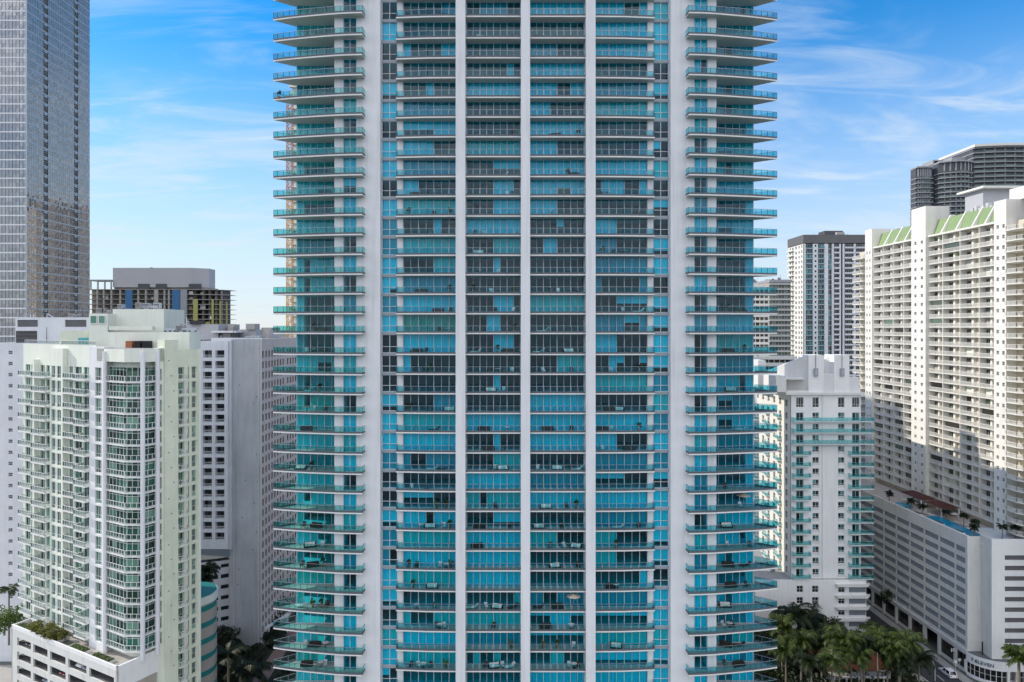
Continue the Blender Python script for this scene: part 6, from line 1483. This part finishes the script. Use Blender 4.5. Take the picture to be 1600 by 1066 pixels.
# thin cirrus: noise on a flat sheet high above
tc = N(nt, 'ShaderNodeTexCoord'); sx = N(nt, 'ShaderNodeSeparateXYZ'); nt.links.new(tc.outputs['Generated'], sx.inputs[0])
zz = N(nt, 'ShaderNodeMath', operation='MAXIMUM'); zz.inputs[1].default_value = 0.0; nt.links.new(sx.outputs['Z'], zz.inputs[0])
za = N(nt, 'ShaderNodeMath', operation='ADD'); za.inputs[1].default_value = .16; nt.links.new(zz.outputs[0], za.inputs[0])
dx = N(nt, 'ShaderNodeMath', operation='DIVIDE'); dy = N(nt, 'ShaderNodeMath', operation='DIVIDE')
nt.links.new(sx.outputs['X'], dx.inputs[0]); nt.links.new(za.outputs[0], dx.inputs[1])
nt.links.new(sx.outputs['Y'], dy.inputs[0]); nt.links.new(za.outputs[0], dy.inputs[1])
cx = N(nt, 'ShaderNodeCombineXYZ'); nt.links.new(dx.outputs[0], cx.inputs[0]); nt.links.new(dy.outputs[0], cx.inputs[1])
mp = N(nt, 'ShaderNodeMapping'); mp.inputs['Rotation'].default_value = (0, 0, R(35)); mp.inputs['Scale'].default_value = (.8, 2.3, 1); mp.inputs['Location'].default_value = (1.3, .4, 0)
nt.links.new(cx.outputs[0], mp.inputs[0])
n1 = N(nt, 'ShaderNodeTexNoise'); n1.inputs['Scale'].default_value = 1.5; n1.inputs['Detail'].default_value = 9; n1.inputs['Roughness'].default_value = .58; n1.inputs['Distortion'].default_value = 1.1
nt.links.new(mp.outputs[0], n1.inputs['Vector'])
cr = N(nt, 'ShaderNodeMapRange'); cr.inputs['From Max'].default_value = .72; cr.inputs['To Max'].default_value = .70
cr.interpolation_type = 'SMOOTHSTEP'
nt.links.new(n1.outputs['Fac'], cr.inputs['Value'])
# bright cloud bank added behind the camera, out of view, to light shaded fronts
# softer veils under the wisps
n2 = N(nt, 'ShaderNodeTexNoise'); n2.inputs['Scale'].default_value = 1.15; n2.inputs['Detail'].default_value = 5; n2.inputs['Roughness'].default_value = .62; n2.inputs['Distortion'].default_value = .5
m2 = N(nt, 'ShaderNodeMapping'); m2.inputs['Location'].default_value = (4.2, 1.7, 0); m2.inputs['Rotation'].default_value = (0, 0, R(-20)); m2.inputs['Scale'].default_value = (.9, 1.3, 1)
nt.links.new(cx.outputs[0], m2.inputs[0]); nt.links.new(m2.outputs[0], n2.inputs['Vector'])
c2 = N(nt, 'ShaderNodeMapRange'); c2.inputs['From Min'].default_value = .47; c2.inputs['From Max'].default_value = .70; c2.inputs['To Max'].default_value = .55; c2.interpolation_type = 'SMOOTHSTEP'
nt.links.new(n2.outputs['Fac'], c2.inputs['Value'])
bk = N(nt, 'ShaderNodeMapRange'); bk.inputs['From Min'].default_value = .15; bk.inputs['From Max'].default_value = -.35; bk.inputs['To Min'].default_value = .43; bk.inputs['To Max'].default_value = .22
nt.links.new(sx.outputs['Y'], bk.inputs['Value']); nt.links.new(bk.outputs[0], cr.inputs['From Min'])
hs = N(nt, 'ShaderNodeHueSaturation'); hs.inputs['Saturation'].default_value = 1.42; hs.inputs['Value'].default_value = .72
nt.links.new(sky.outputs[0], hs.inputs['Color'])
# pale sea haze along the horizon
hz = N(nt, 'ShaderNodeMapRange'); hz.inputs['From Min'].default_value = .0; hz.inputs['From Max'].default_value = .42; hz.inputs['To Min'].default_value = .85; hz.inputs['To Max'].default_value = 0
hz.interpolation_type = 'SMOOTHSTEP'; nt.links.new(zz.outputs[0], hz.inputs['Value'])
mh = N(nt, 'ShaderNodeMixRGB'); mh.inputs[2].default_value = (2.2, 2.5, 2.95, 1)
nt.links.new(hz.outputs[0], mh.inputs[0]); nt.links.new(hs.outputs[0], mh.inputs[1])
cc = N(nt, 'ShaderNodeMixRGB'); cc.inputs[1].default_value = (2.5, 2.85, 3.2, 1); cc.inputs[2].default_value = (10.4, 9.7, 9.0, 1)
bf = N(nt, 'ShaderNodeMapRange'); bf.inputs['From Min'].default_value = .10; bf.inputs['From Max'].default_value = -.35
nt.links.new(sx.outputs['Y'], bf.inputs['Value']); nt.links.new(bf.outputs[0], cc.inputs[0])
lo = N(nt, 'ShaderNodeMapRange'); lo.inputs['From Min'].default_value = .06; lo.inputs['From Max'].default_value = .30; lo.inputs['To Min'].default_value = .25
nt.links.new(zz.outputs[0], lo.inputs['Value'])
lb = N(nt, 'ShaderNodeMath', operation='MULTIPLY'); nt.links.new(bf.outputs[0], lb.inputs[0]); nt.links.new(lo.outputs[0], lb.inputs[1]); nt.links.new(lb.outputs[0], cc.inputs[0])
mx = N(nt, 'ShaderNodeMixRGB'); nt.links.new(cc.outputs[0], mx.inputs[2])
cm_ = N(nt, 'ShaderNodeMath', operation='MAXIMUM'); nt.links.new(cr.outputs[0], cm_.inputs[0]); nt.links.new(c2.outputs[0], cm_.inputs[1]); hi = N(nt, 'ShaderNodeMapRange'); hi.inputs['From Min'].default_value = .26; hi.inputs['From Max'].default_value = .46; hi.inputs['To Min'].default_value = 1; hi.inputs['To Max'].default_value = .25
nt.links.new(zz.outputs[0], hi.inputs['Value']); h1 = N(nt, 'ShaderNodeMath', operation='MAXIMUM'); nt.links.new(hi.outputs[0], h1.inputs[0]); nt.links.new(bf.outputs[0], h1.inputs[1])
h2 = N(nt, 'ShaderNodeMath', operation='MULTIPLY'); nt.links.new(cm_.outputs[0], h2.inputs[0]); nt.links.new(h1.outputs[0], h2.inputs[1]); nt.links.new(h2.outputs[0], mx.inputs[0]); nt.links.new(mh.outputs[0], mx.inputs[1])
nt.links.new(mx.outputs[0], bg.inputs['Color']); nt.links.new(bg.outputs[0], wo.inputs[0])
vs = scene.view_settings; vs.view_transform = 'Standard'; vs.look = 'None'; vs.gamma = 1; vs.use_curve_mapping = False; vs.exposure = 1.0
scene.cycles.transparent_max_bounces = 16; scene.cycles.max_bounces = 8; scene.cycles.diffuse_bounces = 4; scene.cycles.glossy_bounces = 4
scene.cycles.caustics_reflective = True; scene.cycles.caustics_refractive = False; scene.cycles.blur_glossy = .5
scene.cycles.sample_clamp_indirect = 6.0
scene.cycles.use_denoising = True
